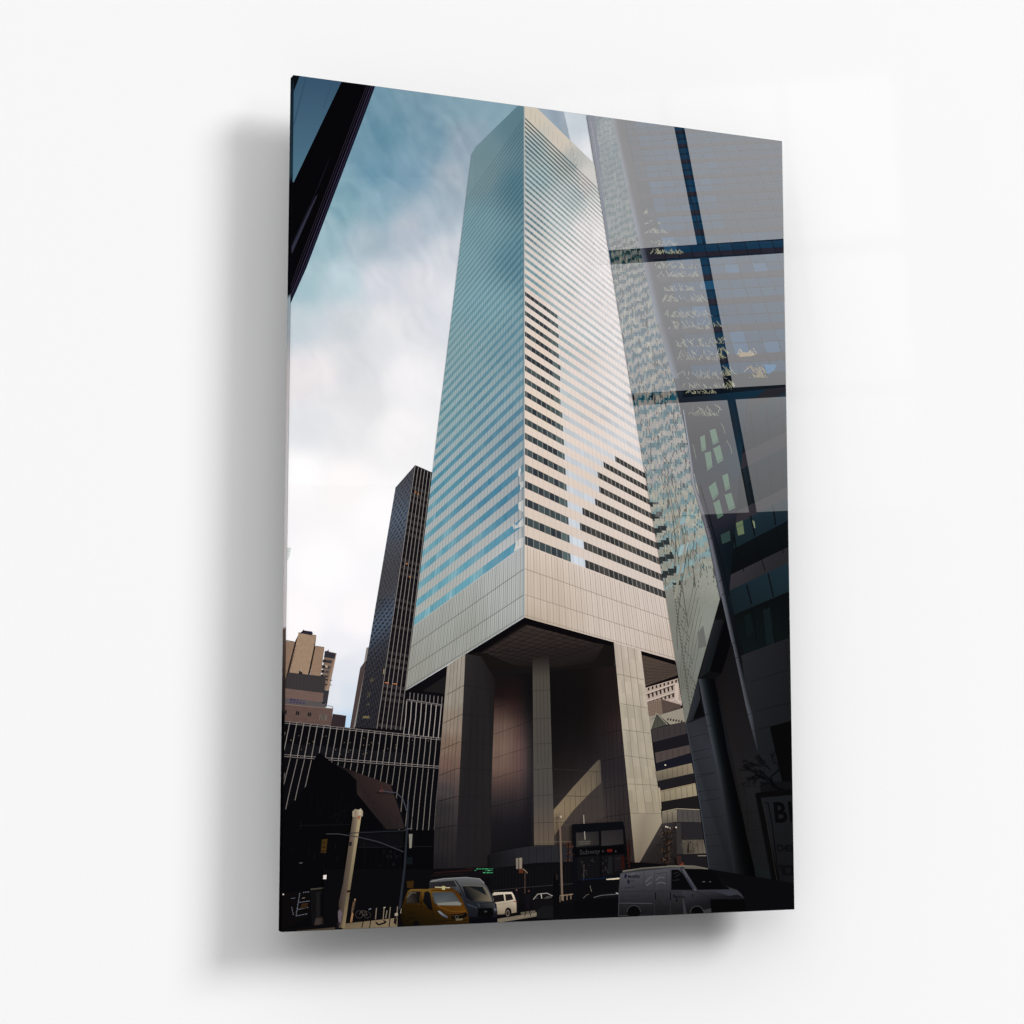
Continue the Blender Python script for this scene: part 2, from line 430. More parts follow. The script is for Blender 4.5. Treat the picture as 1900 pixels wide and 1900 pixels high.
def rl_(y): # reflected daylight, brighter higher up (sky) than low down (street)
    ks = [(140, .27), (300, .275), (450, .262), (600, .235), (720, .20), (800, .145), (950, .115)]
    for i in range(len(ks) - 1):
        if y <= ks[i + 1][0]:
            t = max(0, (y - ks[i][0]) / (ks[i + 1][0] - ks[i][0])); return ks[i][1] + (ks[i + 1][1] - ks[i][1]) * t
    return ks[-1][1]
def under(c, x, y):
    # ink value that, with the window mirrored over it, reads as c
    if y + 2.2 > 954 + .045 * (1320 - x) or x < 1046 + .226 * (y - 206): return c
    r = rl_(y) * .93; o_ = []
    for v_ in c:
        l = max(.006, s2l(v_) - r); o_.append(255 * (12.92 * l if l < .0031308 else 1.055 * l ** (1 / 2.4) - .055))
    return tuple(o_)
# ================================================================ the skyscraper
tw = art('printed_skyscraper', label='printed silver skyscraper banded with blue windows, on tall piers')
VR, VL, VV = (2323, 1528), (-207, 1874), (972.5, -439)
def yc(n): c = .02576 * n; return 993.8 - 1432.6 * c / (1 + c)
def R(d, n):        # d: metric parameter along the right face
    x = 973 + 1350 * d / (1 + d); b = isect((973, yc(0)), VR, (x, 0), (x, 10))
    return isect((973, yc(n)), VR, b, VV)
def Lf(d, n):
    x = 973 - 1180 * d / (1 + d); b = isect((973, yc(0)), VL, (x, 0), (x, 10))
    return isect((973, yc(n)), VL, b, VV)
tw.poly([(963,194), (973,195), (973,1145), (753,1281), (875,287), (884,272)], (120,145,152))
tw.poly([(973,195), (995,199), (1107,308), (1275,1345), (1254,1232), (973,1145)], (205,195,186))
# --- left facade
lf = Art('facade', None, 'shaded left facade with blue window bands')
LC = field([(965,230,(92,124,136)),(900,290,(112,138,146)),(880,330,(116,140,148)),(965,350,(88,124,138)),(900,420,(124,156,164)),(860,480,(132,162,170)),
  (960,480,(104,140,152)),(900,560,(136,168,176)),(850,640,(142,168,174)),(960,640,(134,158,166)),(830,760,(150,172,176)),(920,760,(150,168,172)),(960,800,(150,160,164)),
  (820,880,(164,176,178)),(900,900,(166,172,173)),(960,920,(164,166,168)),(800,1000,(172,176,174)),(880,1000,(176,176,174)),(950,1040,(184,186,186)),
  (790,1120,(172,174,168)),(850,1140,(170,172,166)),(930,1090,(182,184,181)),(770,1240,(158,158,150)),(860,1180,(160,162,155))], 3)
GC = field([(965,230,(70, 95, 104)),(890,320,(92, 113, 118)),(965,350,(67, 101, 115)),(900,420,(93, 131, 139)),(860,480,(101, 139, 147)),(960,480,(75, 115, 131)),
  (900,560,(103, 145, 154)),(850,640,(107, 145, 151)),(960,640,(90, 133, 149)),(830,760,(94, 141, 151)),(920,760,(86, 133, 152)),(960,800,(76, 123, 146)),
  (820,880,(73, 137, 157)),(900,900,(69, 127, 153)),(960,930,(67, 123, 149)),(800,1000,(81, 147, 167)),(880,1000,(85, 143, 165)),(950,1000,(81, 143, 167)),
  (790,1100,(87, 154, 173)),(860,1060,(97, 160, 178))], 3)
CLIPL = [(963,194), (973,194), (973,1145), (753,1281), (770,1150), (805,850), (848,500), (875,287), (884,272)]
CONV = [(963,194), (973.5,194), (973.5,1145), (752.5,1281.5), (874.5,287), (884,271.5)]
lf.clip = CONV
lf.grid([(870,190), (974,190), (974,1150), (745,1290)], 20, 60, lambda x, y, s, t: jit(LC(x, y), 0))
DM = 1 / (1180 / 222 - 1)   # far edge of the face at the n=0 row
KL = 7.7 / 1180
NL = int(0.235 / KL) + 2
lf.up()
for n in range(0, 47):
    step = 1 if n < 22 else 2
    for m in range(0, NL, step):
        d0, d1 = KL * (m + .5 - (1 if m else .5)), KL * (m + .5 - 1 + step + (0 if m else 0))
        d0 = max(0, KL * (m - .5)); d1 = KL * (m - .5 + step)
        a, b, c, d = Lf(d0, n), Lf(d1, n), Lf(d1, n - .44), Lf(d0, n - .44)
        g = GC(a[0], a[1])
        contrast = 1.0 if n < 32 else max(.5, 1 - (n - 32) / 30)
        g = mix(LC(a[0], a[1]), g, contrast)
        if n < 8 and a[0] < 850: g = mix(g, (172, 198, 202), .75 * max(0, noise(m * .55 + 3, n * 2.3) - .35) * (.5 + _h(m + 11, n * 3)))
        if n < 3 and 880 < a[0] < 900: g = mix(g, (160, 196, 200), .25)
        lf.raw([(*q, jit(mix(g, LC(a[0], a[1]), .22 * noise(a[0] / 14, a[1] / 22)), 7 if n < 20 else 4)) for q in (a, d, c, b)])
lf.lines([[Lf(KL * (m - .5), -.44 + 47 * k / 24) for k in range(25)] for m in range(1, NL)], .55, (86, 112, 122)) if False else None
lf.up()
for m in range(1, NL):
    for k in range(0, 40):
        n0, n1 = -.44 + k, -.44 + k + 1
        a, b = Lf(KL * (m - .5), n0), Lf(KL * (m - .5), n1)
        w = .55 if k < 25 else .4
        c = mix(LC(*a), (44, 76, 92), .5 if k < 25 else .32)
        lf.line([a, b], w, c, up=False)
# cladding panels and joints below the windows
lf.up()
for m in range(0, NL * 2):
    for na, nb in ((-.5, -1.59), (-1.59, -2.75), (-2.75, -3.7)):
        q4 = [Lf(KL * m / 2, na), Lf(KL * (m + 1) / 2, na), Lf(KL * (m + 1) / 2, nb), Lf(KL * m / 2, nb)]
        k_ = 1 + random.uniform(-.028, .02); lf.raw([(*q, tuple(v_ * (k_ - (.015 if i_ > 1 else 0)) for v_ in LC(*q))) for i_, q in enumerate(q4)])
lf.up()
for m in range(1, NL):
    for h in (0, .5):
        a, b = Lf(KL * (m - h), -.5), Lf(KL * (m - h), -3.68)
        lf.line([a, b], .6 if h else .8, (122, 122, 118) if h else (104, 104, 101), up=False)
for nn, w in ((-1.59, 1.1), (-2.75, 1.1), (-3.62, .8)):
    lf.line([Lf(0, nn), Lf(.24, nn)], w, (98, 98, 94))
# white reflections beside the corner
for pts in (z8(548,75,555,110,540,165,525,150,535,100), z8(545,215,580,200,580,245,545,290,550,250), z8(530,395,580,360,580,480,545,460,532,450),
            z8(480,590,500,580,510,600,570,525,580,600,505,620,495,640), z8(510,735,580,690,580,770,490,825,505,770)):
    lf.poly(pts, (204, 202, 198))
lf.lines([[(968.6, 860), (968.6, 1013)]] + [[(961.5, 870), (961.4, 1013)], [(954.5, 960), (954.3, 1018)]], .8, (104, 118, 124))
for i in range(22):
    xx = 880 + i * 4.2; lf.line([(xx, max(290 - (xx - 880) * 1.06, 196)), (xx + .2, max(350 - (xx - 880) * 1.38, 214))], .5, mix(LC(xx, 270), (70, 100, 112), .3))
lf.line([(971.8, 197), (971.8, 700), (972, 1144)], 1.6, (126, 146, 154))
# --- right facade
rf = Art('facade', None, 'sunlit cream right facade with dark and pale window bands')
_RC = field([(990,215,(206,196,180)),(1040,260,(206,196,182)),(985,280,(166,180,182)),(1060,300,(176,178,174)),(1090,330,(206,203,198)),(1000,330,(170,188,190)),(1060,370,(192,200,200)),
  (985,400,(196,196,194)),(1040,400,(212,216,214)),(1080,430,(238,232,232)),(1108,400,(232,227,224)),(1114,440,(240,234,232)),(985,460,(214,206,200)),(1060,480,(240,233,231)),(1090,540,(240,233,232)),(1100,620,(238,230,228)),(1130,520,(243,236,234)),
  (990,540,(222,206,196)),(1060,560,(234,222,216)),(1150,620,(241,233,231)),(1000,640,(226,208,194)),(1080,660,(230,214,206)),(1160,720,(238,228,224)),
  (1000,760,(228,210,194)),(1080,780,(230,214,204)),(1180,800,(234,223,217)),(1000,880,(222,204,190)),(1100,900,(222,206,194)),(1190,950,(224,208,197)),
  (1000,1000,(216,200,186)),(1100,1040,(218,202,192)),(1220,1120,(214,200,190)),(1000,1100,(204,188,172)),(1150,1150,(210,195,184)),(1240,1200,(204,188,176)),(1000,1140,(188,172,154))], 3)
_RGC = field([(990,260,(70,92,96)),(1040,300,(74,96,98)),(1080,350,(100,118,120)),(1100,370,(150,160,160)),(985,340,(92,116,121)),(1050,380,(126,145,146)),(1085,430,(190,190,192)),(1112,430,(208,208,209)),(985,420,(96,124,132)),
  (1050,440,(152,168,168)),(1080,490,(196,196,198)),(1125,500,(216,213,215)),(985,520,(112,148,156)),(1050,540,(160,178,180)),(1090,560,(196,198,202)),(1130,580,(214,211,213)),(1045,640,(158,176,180)),(1080,620,(176,188,190)),
  (1145,680,(210,209,211)),(1060,720,(186,196,200)),(1110,760,(190,194,198)),(1170,800,(206,208,212)),(1070,860,(200,206,212)),(1065,960,(204,210,218)),(1070,1030,(206,214,224)),(1130,840,(206,209,214))], 3)
def face_ink(f, x, y):
    m0 = .0675 * (1320 - x)
    return f(x, y) if 452 + m0 < y < 478.8 + m0 else under(f(x, y), x, y)
RC = lambda x, y: face_ink(_RC, x, y)
RGC = lambda x, y: face_ink(_RGC, x, y)
rf.grid([(973,194), (1112,208), (1280,1240), (973,1146)], 20, 70, lambda x, y, s, t: jit(RC(x, y), 0)) if False else None
rf.clip = [(973,194), (995,199), (1107,308), (1137,480), (1259,1230), (973,1145.5)]
rf.grid([(973,190), (1120,200), (1290,1250), (973,1150)], 110, 200, lambda x, y, s, t: RC(x, y))
XA = [1059,1057,1054,1052,1051,1049,1048,1046,1044,1043,1041,1038.5,1039,1039,1037,1035,1035,1034,1032]
XB = [1086,1082.6,1077,1080,1104.7,1110,1108,1121.6,1141.6]
KR = 11.4 / 1350
rf.up()
for n in range(0, 47):
    NR = 30
    for m in range(0, NR * 4):
        # half-pane cells so the edge of the mirrored shadow can be followed
        d0 = KR * m * .25; d1 = KR * (m + 1) * .25
        a, b, c, d = R(d0, n), R(d1, n), R(d1, n - .43), R(d0, n - .43)
        if a[0] > 1250: break
        g = RGC((a[0] + c[0]) / 2, (a[1] + c[1]) / 2)
        cell = (m + 2) // 4; wv = (noise(n * 2.3, cell * 1.7) - .5) * 3.5
        if n <= 18 and b[0] < XA[n] + 1.5 + wv:
            h = _h(cell + 3, n * 7)
            g = (50, 58, 64) if h < .6 else (66, 78, 80)
            if a[0] > XA[n] - 16 : g = mix(g, (92, 110, 110), .6)
            if b[0] > XA[n] + 1 and n < 17:
                pass
            g = tuple(v_ + (_h(cell, n) - .5) * 12 for v_ in g)
        elif n <= 8 and a[0] > XB[n] - 1 + wv:
            h = _h(cell, n * 5 + 1); g = (56, 56, 56) if h < .7 else (70, 68, 66)
            if a[0] > 1150 and n < 7 and h > .45 and n > 1: g = mix(g, (112, 100, 90), .5 * noise(cell * .6, n * 3.3))
            g = tuple(v_ + (_h(cell + 9, n) - .5) * 10 for v_ in g)
        else:
            g = tuple(v_ + (_h(cell + 5, n) - .5) * 9 for v_ in g)
        rf.raw([(*q, g) for q in (a, b, c, d)])
# mullions
rf.up()
for m in range(0, 32):
    dd = KR * (m + .5)
    for n in range(0, 40):
        a, b = R(dd, n - .43), R(dd, n)
        if a[0] > 1250: break
        x = a[0]
        dark = (n <= 18 and x < XA[n]) or (n <= 8 and x > XB[n])
        c = (150, 146, 140) if dark else mix(RC(*a), (120, 126, 130), .28)
        rf.line([a, b], .9 if (dark and n < 12) else .55, c, up=False)
        b2 = R(dd, n + .57)
        rf.line([b, b2], .5, mix(RC(*a), (120, 110, 104), .22), up=False)
rf.up()
for m in range(0, 60):
    d0, d1 = KR * max(0, m / 2 - .0), KR * (m / 2 + .5)
    for na, nb in ((-.5, -1.59), (-1.59, -2.75), (-2.75, -3.7)):
        q4 = [R(d0, na), R(d1, na), R(d1, nb), R(d0, nb)]
        if q4[0][0] > 1262: break
        k_ = 1 + random.uniform(-.022, .018); rf.raw([(*q, tuple(v_ * (k_ - (.012 if i_ > 1 else 0)) for v_ in RC(*q))) for i_, q in enumerate(q4)])
rf.up()
for m in range(0, 60):
    dd = KR * (m / 2 + .5)
    a, b = R(dd, -.5), R(dd, -3.68)
    if a[0] > 1250: break
    rf.line([a, b], .6 if m % 2 else .8, (172, 156, 142) if m % 2 else (146, 132, 120), up=False)
for nn, w in ((-1.59, 1.1), (-2.75, 1.0), (-3.62, .8)):
    rf.line([R(0, nn), R(.26, nn)], w, (150, 136, 124))
rf.line([(973.6,200), (973.6,700), (973.8,1144)], 1.0, (214, 204, 194))
# vertical seams in the crown
rf.lines([[ (985 + i * 8.2, 203 + i * 8.0), (985 + i * 8.2, 222 + i * 7.7)] for i in range(14)], .6, (166, 158, 148))
# bright wash of cloud glare on the facade
rf.up()
# --- under the tower
so = Art('soffit', None, 'dark tiled underside of the tower')
so.poly([(973,1146), (1140,1192), (1140,1240), (1120,1340), (880,1340), (826,1240), (863,1214)], (20, 16, 16))
so.grid([z8(620,1465), z8(680,1475), z8(1300,1640), z8(200,1720)], 14, 10, lambda x, y, s, t: jit((56 - 16 * t, 47 - 14 * t, 43 - 12 * t), 3))
so.poly(z8(250,1720,1290,1640,1200,1800,900,1840,500,1830), [(40,34,32), (38,32,30), (22,18,18), (26,22,22), (24,20,20)])
so.lines([[lerp(z8(620,1465), z8(190,1720), i / 9), lerp(z8(1300,1640), z8(760,1830), i / 9)] for i in range(10)], .8, (22, 18, 17))
so.lines([[lerp(z8(640,1470), z8(1290,1640), i / 9), lerp(z8(200,1720), z8(640,1830), i / 9)] for i in range(10)], .8, (22, 18, 17))
so.poly([(973,1146), (1140,1192.5), (1140,1199), (1104,1193), (973,1158), (893,1209), (880,1212), (863,1215)], (7, 5, 7))
so.poly([(753.5,1281.5), (831,1234.5), (828,1291), (800,1284)], (10, 8, 12))
so.poly(zB(240,820,490,660,480,870,220,838), (26, 24, 24))
so.poly(zC(1198,365,1600,478,1640,650,1255,810), (76, 64, 57))
so.lines([zC(1215,470 + i * 45, 1640, 560 + i * 22) for i in range(7)], .6, (50, 42, 38))
so.lines([zC(1230,600 + i * 40, 1640, 520 + i * 18 - 20) for i in range(6)] , .6, (52, 44, 40))
so.poly(zC(1198,365,1600,478,1615,535,1205,412), (8, 6, 8))
so.poly(zC(1245,782,1635,648,1640,690,1250,815), (14, 10, 10))
# --- interior core and piers
pr = Art('core_wall', None, 'shaded core wall behind the piers')
CW = table([912, 940, 962, 974, 984, 1000, 1030, 1090, 1118, 1150, 1180], [1240, 1290, 1320, 1345, 1385, 1425, 1455, 1490, 1530, 1600], [
 [(16,13,14),(16,13,14),(14,12,13),(13,11,12),(12,10,12),(14,12,12),(14,12,12),(16,13,13),(26,20,19),(28,22,21),(28,22,21)],
 [(22,16,17),(28,17,17),(26,17,17),(18,14,15),(13,11,13),(14,12,12),(13,11,11),(15,12,12),(26,20,19),(30,23,22),(30,23,22)],
 [(70,50,46),(62,46,42),(46,32,32),(30,24,25),(18,16,18),(14,12,12),(13,11,11),(16,13,13),(28,21,21),(36,28,27),(36,28,27)],
 [(96,77,68),(98,79,70),(74,56,52),(50,40,40),(30,27,29),(16,14,14),(14,12,12),(18,15,15),(32,25,26),(46,34,34),(46,34,34)],
 [(112,92,80),(114,94,82),(96,74,70),(72,58,58),(42,37,38),(20,18,18),(18,15,16),(24,20,21),(33,28,30),(42,36,38),(42,36,38)],
 [(106,85,75),(106,84,75),(94,73,69),(74,60,60),(44,39,41),(30,26,26),(26,22,22),(34,29,30),(37,32,35),(40,35,38),(40,35,38)],
 [(78,62,58),(76,60,56),(70,55,54),(56,47,49),(38,34,37),(36,32,32),(32,28,28),(44,38,38),(44,39,41),(43,38,40),(43,38,40)],
 [(44,39,41),(44,38,40),(42,36,39),(36,32,35),(28,26,30),(40,36,36),(40,35,35),(64,57,54),(56,49,49),(46,40,41),(46,40,41)],
 [(26,24,27),(25,23,27),(24,22,26),(22,20,24),(20,19,23),(46,41,40),(56,49,46),(64,56,52),(56,48,46),(44,38,38),(44,38,38)],
 [(16,14,17),(15,14,17),(14,13,16),(14,13,16),(14,13,17),(44,38,36),(56,48,45),(60,52,48),(50,43,41),(40,34,34),(40,34,34)]])
pr.poly([(890,1240), (1180,1240), (1190,1600), (885,1600)], (18, 15, 16))
pr.grid([(916,1255), (1148,1235), (1180,1600), (905,1600)], 70, 90, lambda x, y, s, t: tuple(v_ * (1 + .10 * (noise(x / 3.2, y / 40) - .5)) for v_ in CW(x, y)))
for i in range(10): sline(pr, [(927 + i * 6.6, 1318), (923 + i * 6.9, 1560)], .6, CW, .8, 14)
for L_ in (zB(1065,1030,1250,975), zB(1050,1350,1510,1180), zB(1045,1630,1390,1520,1510,1480), zB(1030,1870,1400,1760), zF(880,525,1290,430)): sline(pr, L_, .9, CW, .62, 5)
# light beam
pr.poly([zG(172,652), zG(400,385), zG(690,70), zG(722,60), zG(735,330), zG(600,450), zG(400,660), zG(250,860), zG(180,955)],
        [(128,112,90), (124,110,88), (84,76,66), (70,64,60), (84,76,68), (112,100,82), (124,108,86), (116,100,80), (90,78,64)])
pr.poly([zG(600,450), zG(745,320), zG(765,740), zG(260,860), zG(400,660)], [(66,58,54), (56,50,50), (62,55,52), (62,54,50), (60,52,50)])
for i in range(1, 8): sline(pr, [zG(242 + i * 64, 860 - i * 6), zG(240 + i * 62, 610 - i * 62)], .6, lambda x, y: (92, 80, 66) if i < 6 else (60, 54, 50), .78, 4)
pr.lines([zG(170,480,745,500), zG(175,170,740,205), zG(180,800,760,800)], .8, (48, 42, 42))
pr.lines([zC(650,1370,975,1290), zC(740,1660,1010,1600), zG(745,400,1050,350), zG(760,740,1075,690), zC(655,1060,940,985)], .8, (24, 19, 21))
pr.lines([[ (1118 + i * 8, 1300), (1128 + i * 8, 1560)] for i in range(6)], .55, (26, 22, 23))
cc_ = Art('core_column', None)
cc_.grid([zB(1508,440), zB(1702,435), zF(1512,920), zF(1308,920)], 6, 30, lambda x, y, s, t: mix(mix((34, 29, 27), (76, 70, 63), t * 9), mix((74, 70, 67), (94, 81, 70), (t - .75) * 5), t * 1.3))
cc_.lines([zB(1545 + i * 42, 470, 1555 + i * 43, 1000, 1568 + i * 43, 1700) for i in range(4)], .6, (46, 42, 40))
cc_.lines([zF(1352 + i * 45, 150, 1358 + i * 48, 900) for i in range(3)], .6, (52, 46, 42))
cc_.lines([zB(1515,830,1720,825), zB(1515,1165,1730,1155), zB(1520,1460,1735,1450), zB(1520,1760,1740,1745), zF(1305,415,1495,405), zF(1305,690,1505,680)], .8, (48, 44, 42))
lp = Art('pier', None, 'left pier, lit face fading into shade')
PL = field([(845,1240,(152,144,132)),(840,1290,(148,140,128)),(838,1340,(140,126,112)),(832,1390,(122,102,88)),(828,1420,(112,88,78)),(826,1440,(90,74,70)),(822,1465,(66,60,60)),(818,1500,(46,43,45)),(810,1560,(38,35,37)),(806,1610,(28,26,28))], 3)
lp.poly([zB(718,400), zB(900,430), zB(1068,700), zB(1062,900), zB(1028,1900), zF(872,960), zF(870,1160), zF(500,1160), zF(545,140)], [(40,38,38), (34,31,32), (24,20,21), (26,25,27), (34,32,33), (31,28,29), (28,26,27), (30,28,30), (36,37,40)])
lp.grid([zB(505,540), zB(718,400), zF(515,1160), zF(270,1160)], 10, 60, lambda x, y, s, t: tuple(v_ * (1 + .10 * (noise(s * 9, t * 11) - .5) + .05 * (noise(s * 20, t * 60) - .5)) for v_ in PL(x, y)))
for i in range(1, 5): sline(lp, [lerp(zB(505,540), zB(718,400), i / 5), lerp(zF(360,140), zF(545,130), i / 5), lerp(zF(285,1150), zF(520,1150), i / 5)], .8, PL, .68, 14)
for L_ in (zB(500,880,700,770), zB(460,1215,680,1110), zB(435,1525,650,1435), zB(415,1830,630,1745), zF(345,470,525,425), zF(310,745,520,715)): sline(lp, L_, 1.1, PL, .5, 3)
lp.lines([zB(700,770,1060,830), zB(680,1110,1050,1150), zB(650,1435,1045,1475), zB(630,1745,1035,1765), zF(525,425,880,430), zF(520,715,870,722), zF(450,1040,860,1040)], .7, (24, 23, 25))
lp.lines([[zB(790 + i * 75, 900), zB(770 + i * 78, 1850), zF(630 + i * 85, 1100)] for i in range(4)], .6, (25, 24, 26))
rp = Art('pier', None, 'right pier in sunlight with a slanting shadow at its foot')
PR_ = field([(1160,1210,(190,176,162)),(1170,1260,(184,171,156)),(1175,1330,(172,162,144)),(1185,1400,(168,158,140)),(1190,1450,(162,152,132)),(1200,1500,(156,145,124)),(1195,1560,(150,138,116)),(1182,1600,(112,100,84))], 3)
rp.poly([zC(880,270), zC(1197,357), zG(1345,0), zG(1400,380), zG(1447,800), zG(1170,1290), zG(1150,1345), zG(1132,1320), zG(1075,700), zG(1005,0)],
        [PR_(1139,1192), PR_(1189,1206), PR_(1212,1400), PR_(1221,1460), PR_(1228,1526), PR_(1184,1600), PR_(1182,1612), PR_(1180,1600), PR_(1170,1510), PR_(1158,1400)])
RL, RR = [zC(880,270), zG(1005,0), zG(1075,700)], [zC(1197,357), zG(1345,0), zG(1445,690)]
rp.up()
for sg_ in range(2):
    for i in range(8):
        for j in range(9 if sg_ == 0 else 5):
            nj = 9 if sg_ == 0 else 5
            cr = lambda u, v: lerp(lerp(RL[sg_], RR[sg_], u), lerp(RL[sg_ + 1], RR[sg_ + 1], u), v)
            q4 = [cr(i / 8, j / nj), cr((i + 1) / 8, j / nj), cr((i + 1) / 8, (j + 1) / nj), cr(i / 8, (j + 1) / nj)]
            k_ = 1 + random.uniform(-.05, .04) + .05 * (noise(i * .8, j * .9 + sg_ * 7) - .5); rp.raw([(*q, tuple(v_ * k_ for v_ in PR_(*q))) for q in q4])
rp.lines([[lerp(zC(880,270), zC(1197,357), i / 4), lerp(zG(1005,0), zG(1345,0), i / 4), lerp(zG(1075,700), zG(1445,690), i / 4)] for i in range(1, 4)], .7, (112, 102, 90))
rp.lines([zC(915,635,1230,705), zC(960,985,1275,1035), zC(990,1290,1315,1335), zC(1010,1595,1355,1640), zG(1045,345,1395,362), zG(1075,690,1440,690)], .9, (118, 108, 94))

rp.line([zC(1195,360), zG(1345,0), zG(1445,690)], 1.0, (196, 186, 172))
subs_tower = [so, pr, cc_, lp, rp, lf, rf]
tw.build()

# ================================================================ buildings seen under the tower, right
bb = art('printed_background_offices', label='printed office floors with pale parapets behind the right pier')
bb.poly([zC(1255,812), zC(1636,690), zC(1730,1200), zG(1800,0), zH(720,1330), zG(1150,1345), zG(1170,1290), zG(1447,800), zG(1440,690), zG(1345,0)], (26, 24, 26))
pale = Art('corner_block', None, 'pale classical block with rows of small windows')
pale.poly(zC(1250,800,1630,688,1680,1000,1640,1040,1270,970), (176, 158, 146))
for (a, b, c, d, cc) in ((1255,870,1610,745,(206,190,176)), (1260,885,1610,760,(70,52,44)), (1265,960,1640,830,(206,190,176)), (1268,975,1640,846,(70,52,44)), (1530,960,1640,915,(204,188,176))):
    pale.line(zC(a, b, c, d), 1.2, cc)
for i in range(8):
    x = 1285 + i * 46
    for (b, h) in ((870 - i * 15.5, 52), (955 - i * 15, -0)):
        if h: pale.poly(zC(x - 10, b, x + 14, b - 6, x + 18, b + h - 4, x + 2, b + h), (44, 34, 32))
    pale.poly(zC(x + 2, 905 - i * 10 + 55 - i * 4, x + 26, 900 - i * 10 + 52 - i * 4, x + 30, 945 - i * 12 + 30, x + 10, 950 - i * 10 + 30), (54, 44, 42)) if i < 7 else None
    pale.poly(zC(x - 6, 800 - i * 13, x + 14, 794 - i * 13, x + 14, 826 - i * 13, x - 4, 832 - i * 13), (40, 30, 28))
pale.poly(zC(1595,760,1640,740,1680,980,1640,975,1600,930), (198, 180, 168))
pale.lines([zC(1640,750 + i * 22, 1665, 762 + i * 24) for i in range(9)], 1.0, (84, 66, 58))
roof = Art('roof', None, 'grey ledges and a small glazed gable')
roof.poly(zC(1272,972,1440,930,1458,1105,1295,1150), (128, 110, 97))
roof.lines([zC(1280 + i * 22, 970 - i * 3, 1300 + i * 20, 1140 - i * 6) for i in range(8)], .6, (92, 76, 66)); roof.lines([zC(1275,990 + i * 25, 1450, 960 + i * 25) for i in range(6)], .6, (96, 80, 70))
roof.poly(zC(1438,932,1668,1000,1665,1035,1455,1106), (80, 66, 61))
roof.lines([zC(1440,950 + i * 22, 1640 - i * 20, 1000 + i * 12) for i in range(6)], .6, (96, 82, 74))
roof.poly(zC(1295,1140,1460,1105,1692,1035,1718,1195,1540,1232,1400,1110,1310,1285,1300,1180), (148, 140, 126))
roof.poly(zC(1380,1095,1512,1230,1312,1288), (74, 74, 66)); roof.lines([zC(1380,1100,1345,1275), zC(1385,1105,1400,1262), zC(1392,1115,1455,1245)], .7, (40, 40, 38)); roof.line(zC(1312,1288,1380,1095,1512,1232), 1.2, (160, 152, 136))
for i in range(6):
    x = 1505 + i * 32; y = 1165 + i * 5
    roof.poly(zC(x, y, x + 22, y - 14, x + 20, y + 8, x + 8, y + 22), (36, 32, 30))
fl = Art('office_floor', None)
fl.poly([zG(1447,800), zG(1640,800), zG(1690,1320), zG(1160,1330), zG(1172,1290)], [(58,53,53), (38,35,36), (24,22,23), (38,33,31), (52,45,42)])
fl.poly(zC(1312,1290,1730,1192,1748,1332,1340,1440), (58, 52, 53))
fl.poly(zC(1340,1440,1750,1334,1775,1470,1362,1562), (24, 22, 27))
fl.poly(zC(1365,1562,1772,1470,1793,1562,1378,1684), (76, 67, 64))
fl.poly(zC(1378,1684,1793,1560,1802,1690,1388,1785), (22, 22, 32))
fl.poly(zG(1370,200,1795,100,1818,218,1392,312), [(120,110,92), (138,126,104), (126,114,96), (96,88,76)])
fl.poly(zG(1392,312,1820,218,1845,345,1422,440), (28, 26, 29))
fl.poly(zG(1420,440,1842,345,1862,482,1438,556), [(138,126,104), (158,146,120), (146,134,110), (128,118,98)])
fl.poly(zG(1438,558,1868,485,1888,648,1450,668), (26, 23, 24))
fl.line(zG(1420,432,1842,338), 1.1, (170, 150, 120)); fl.line(zG(1450,672,1620,636,1888,648), 1.3, (160, 146, 126))
fl.poly(zG(1448,680,1620,645,1625,790,1450,812), [(128,118,102), (132,122,104), (96,88,78), (92,84,74)])
fl.poly(zG(1620,645,1888,655,1910,795,1625,790), (74, 70, 68))
fl.poly(zG(1660,795,1905,795,1935,995,1690,998), (36, 34, 37))
fl.poly(zG(1680,1002,1935,1000,1965,1160,1690,1172), [(82,76,70), (92,84,74), (104,96,84), (70,64,58)])
fl.poly(zG(1610,800,1665,800,1695,1170,1620,1170), (50, 46, 46))
fl.lines([[zG(1450 + i * 58, 190 - i * 15), zG(1458 + i * 58, 300 - i * 13)] for i in range(6)] + [[zG(1470 + i * 66, 430 - i * 14), zG(1482 + i * 66, 546 - i * 12)] for i in range(6)], .8, (84, 76, 64))
fl.lines([[zG(1505 + i * 60, 670), zG(1515 + i * 60, 800)] for i in range(7)] + [[zG(1750 + i * 55, 1005), zG(1765 + i * 55, 1165)] for i in range(4)], .8, (48, 44, 42))
fl.lines([zC(1395 + i * 66, 1285 - i * 14, 1402 + i * 66, 1390 - i * 14) for i in range(5)] + [zC(1430 + i * 70, 1560 - i * 14, 1436 + i * 70, 1655 - i * 14) for i in range(5)], .7, (38, 34, 35))
for a, b in ((1485,124), (1493,848), (1515,856), (1540,868), (1612,856)): fl.poly(zG(a - 9, b - 8, a + 8, b - 8, a + 9, b + 8, a - 8, b + 8), (222, 208, 190))
for a in range(9): fl.poly(zH(600 + a * 13, 1184, 608 + a * 13, 1184, 609 + a * 13, 1194, 601 + a * 13, 1194), (150, 142, 130))
fl.poly(zG(1405,380,1425,400,1440,640,1432,640,1400,420), (170, 156, 134))
bb.build()
for s_ in (pale, roof, fl): s_.parent = bb.ob; s_.build()
for s_ in subs_tower: s_.parent = tw.ob; s_.build()

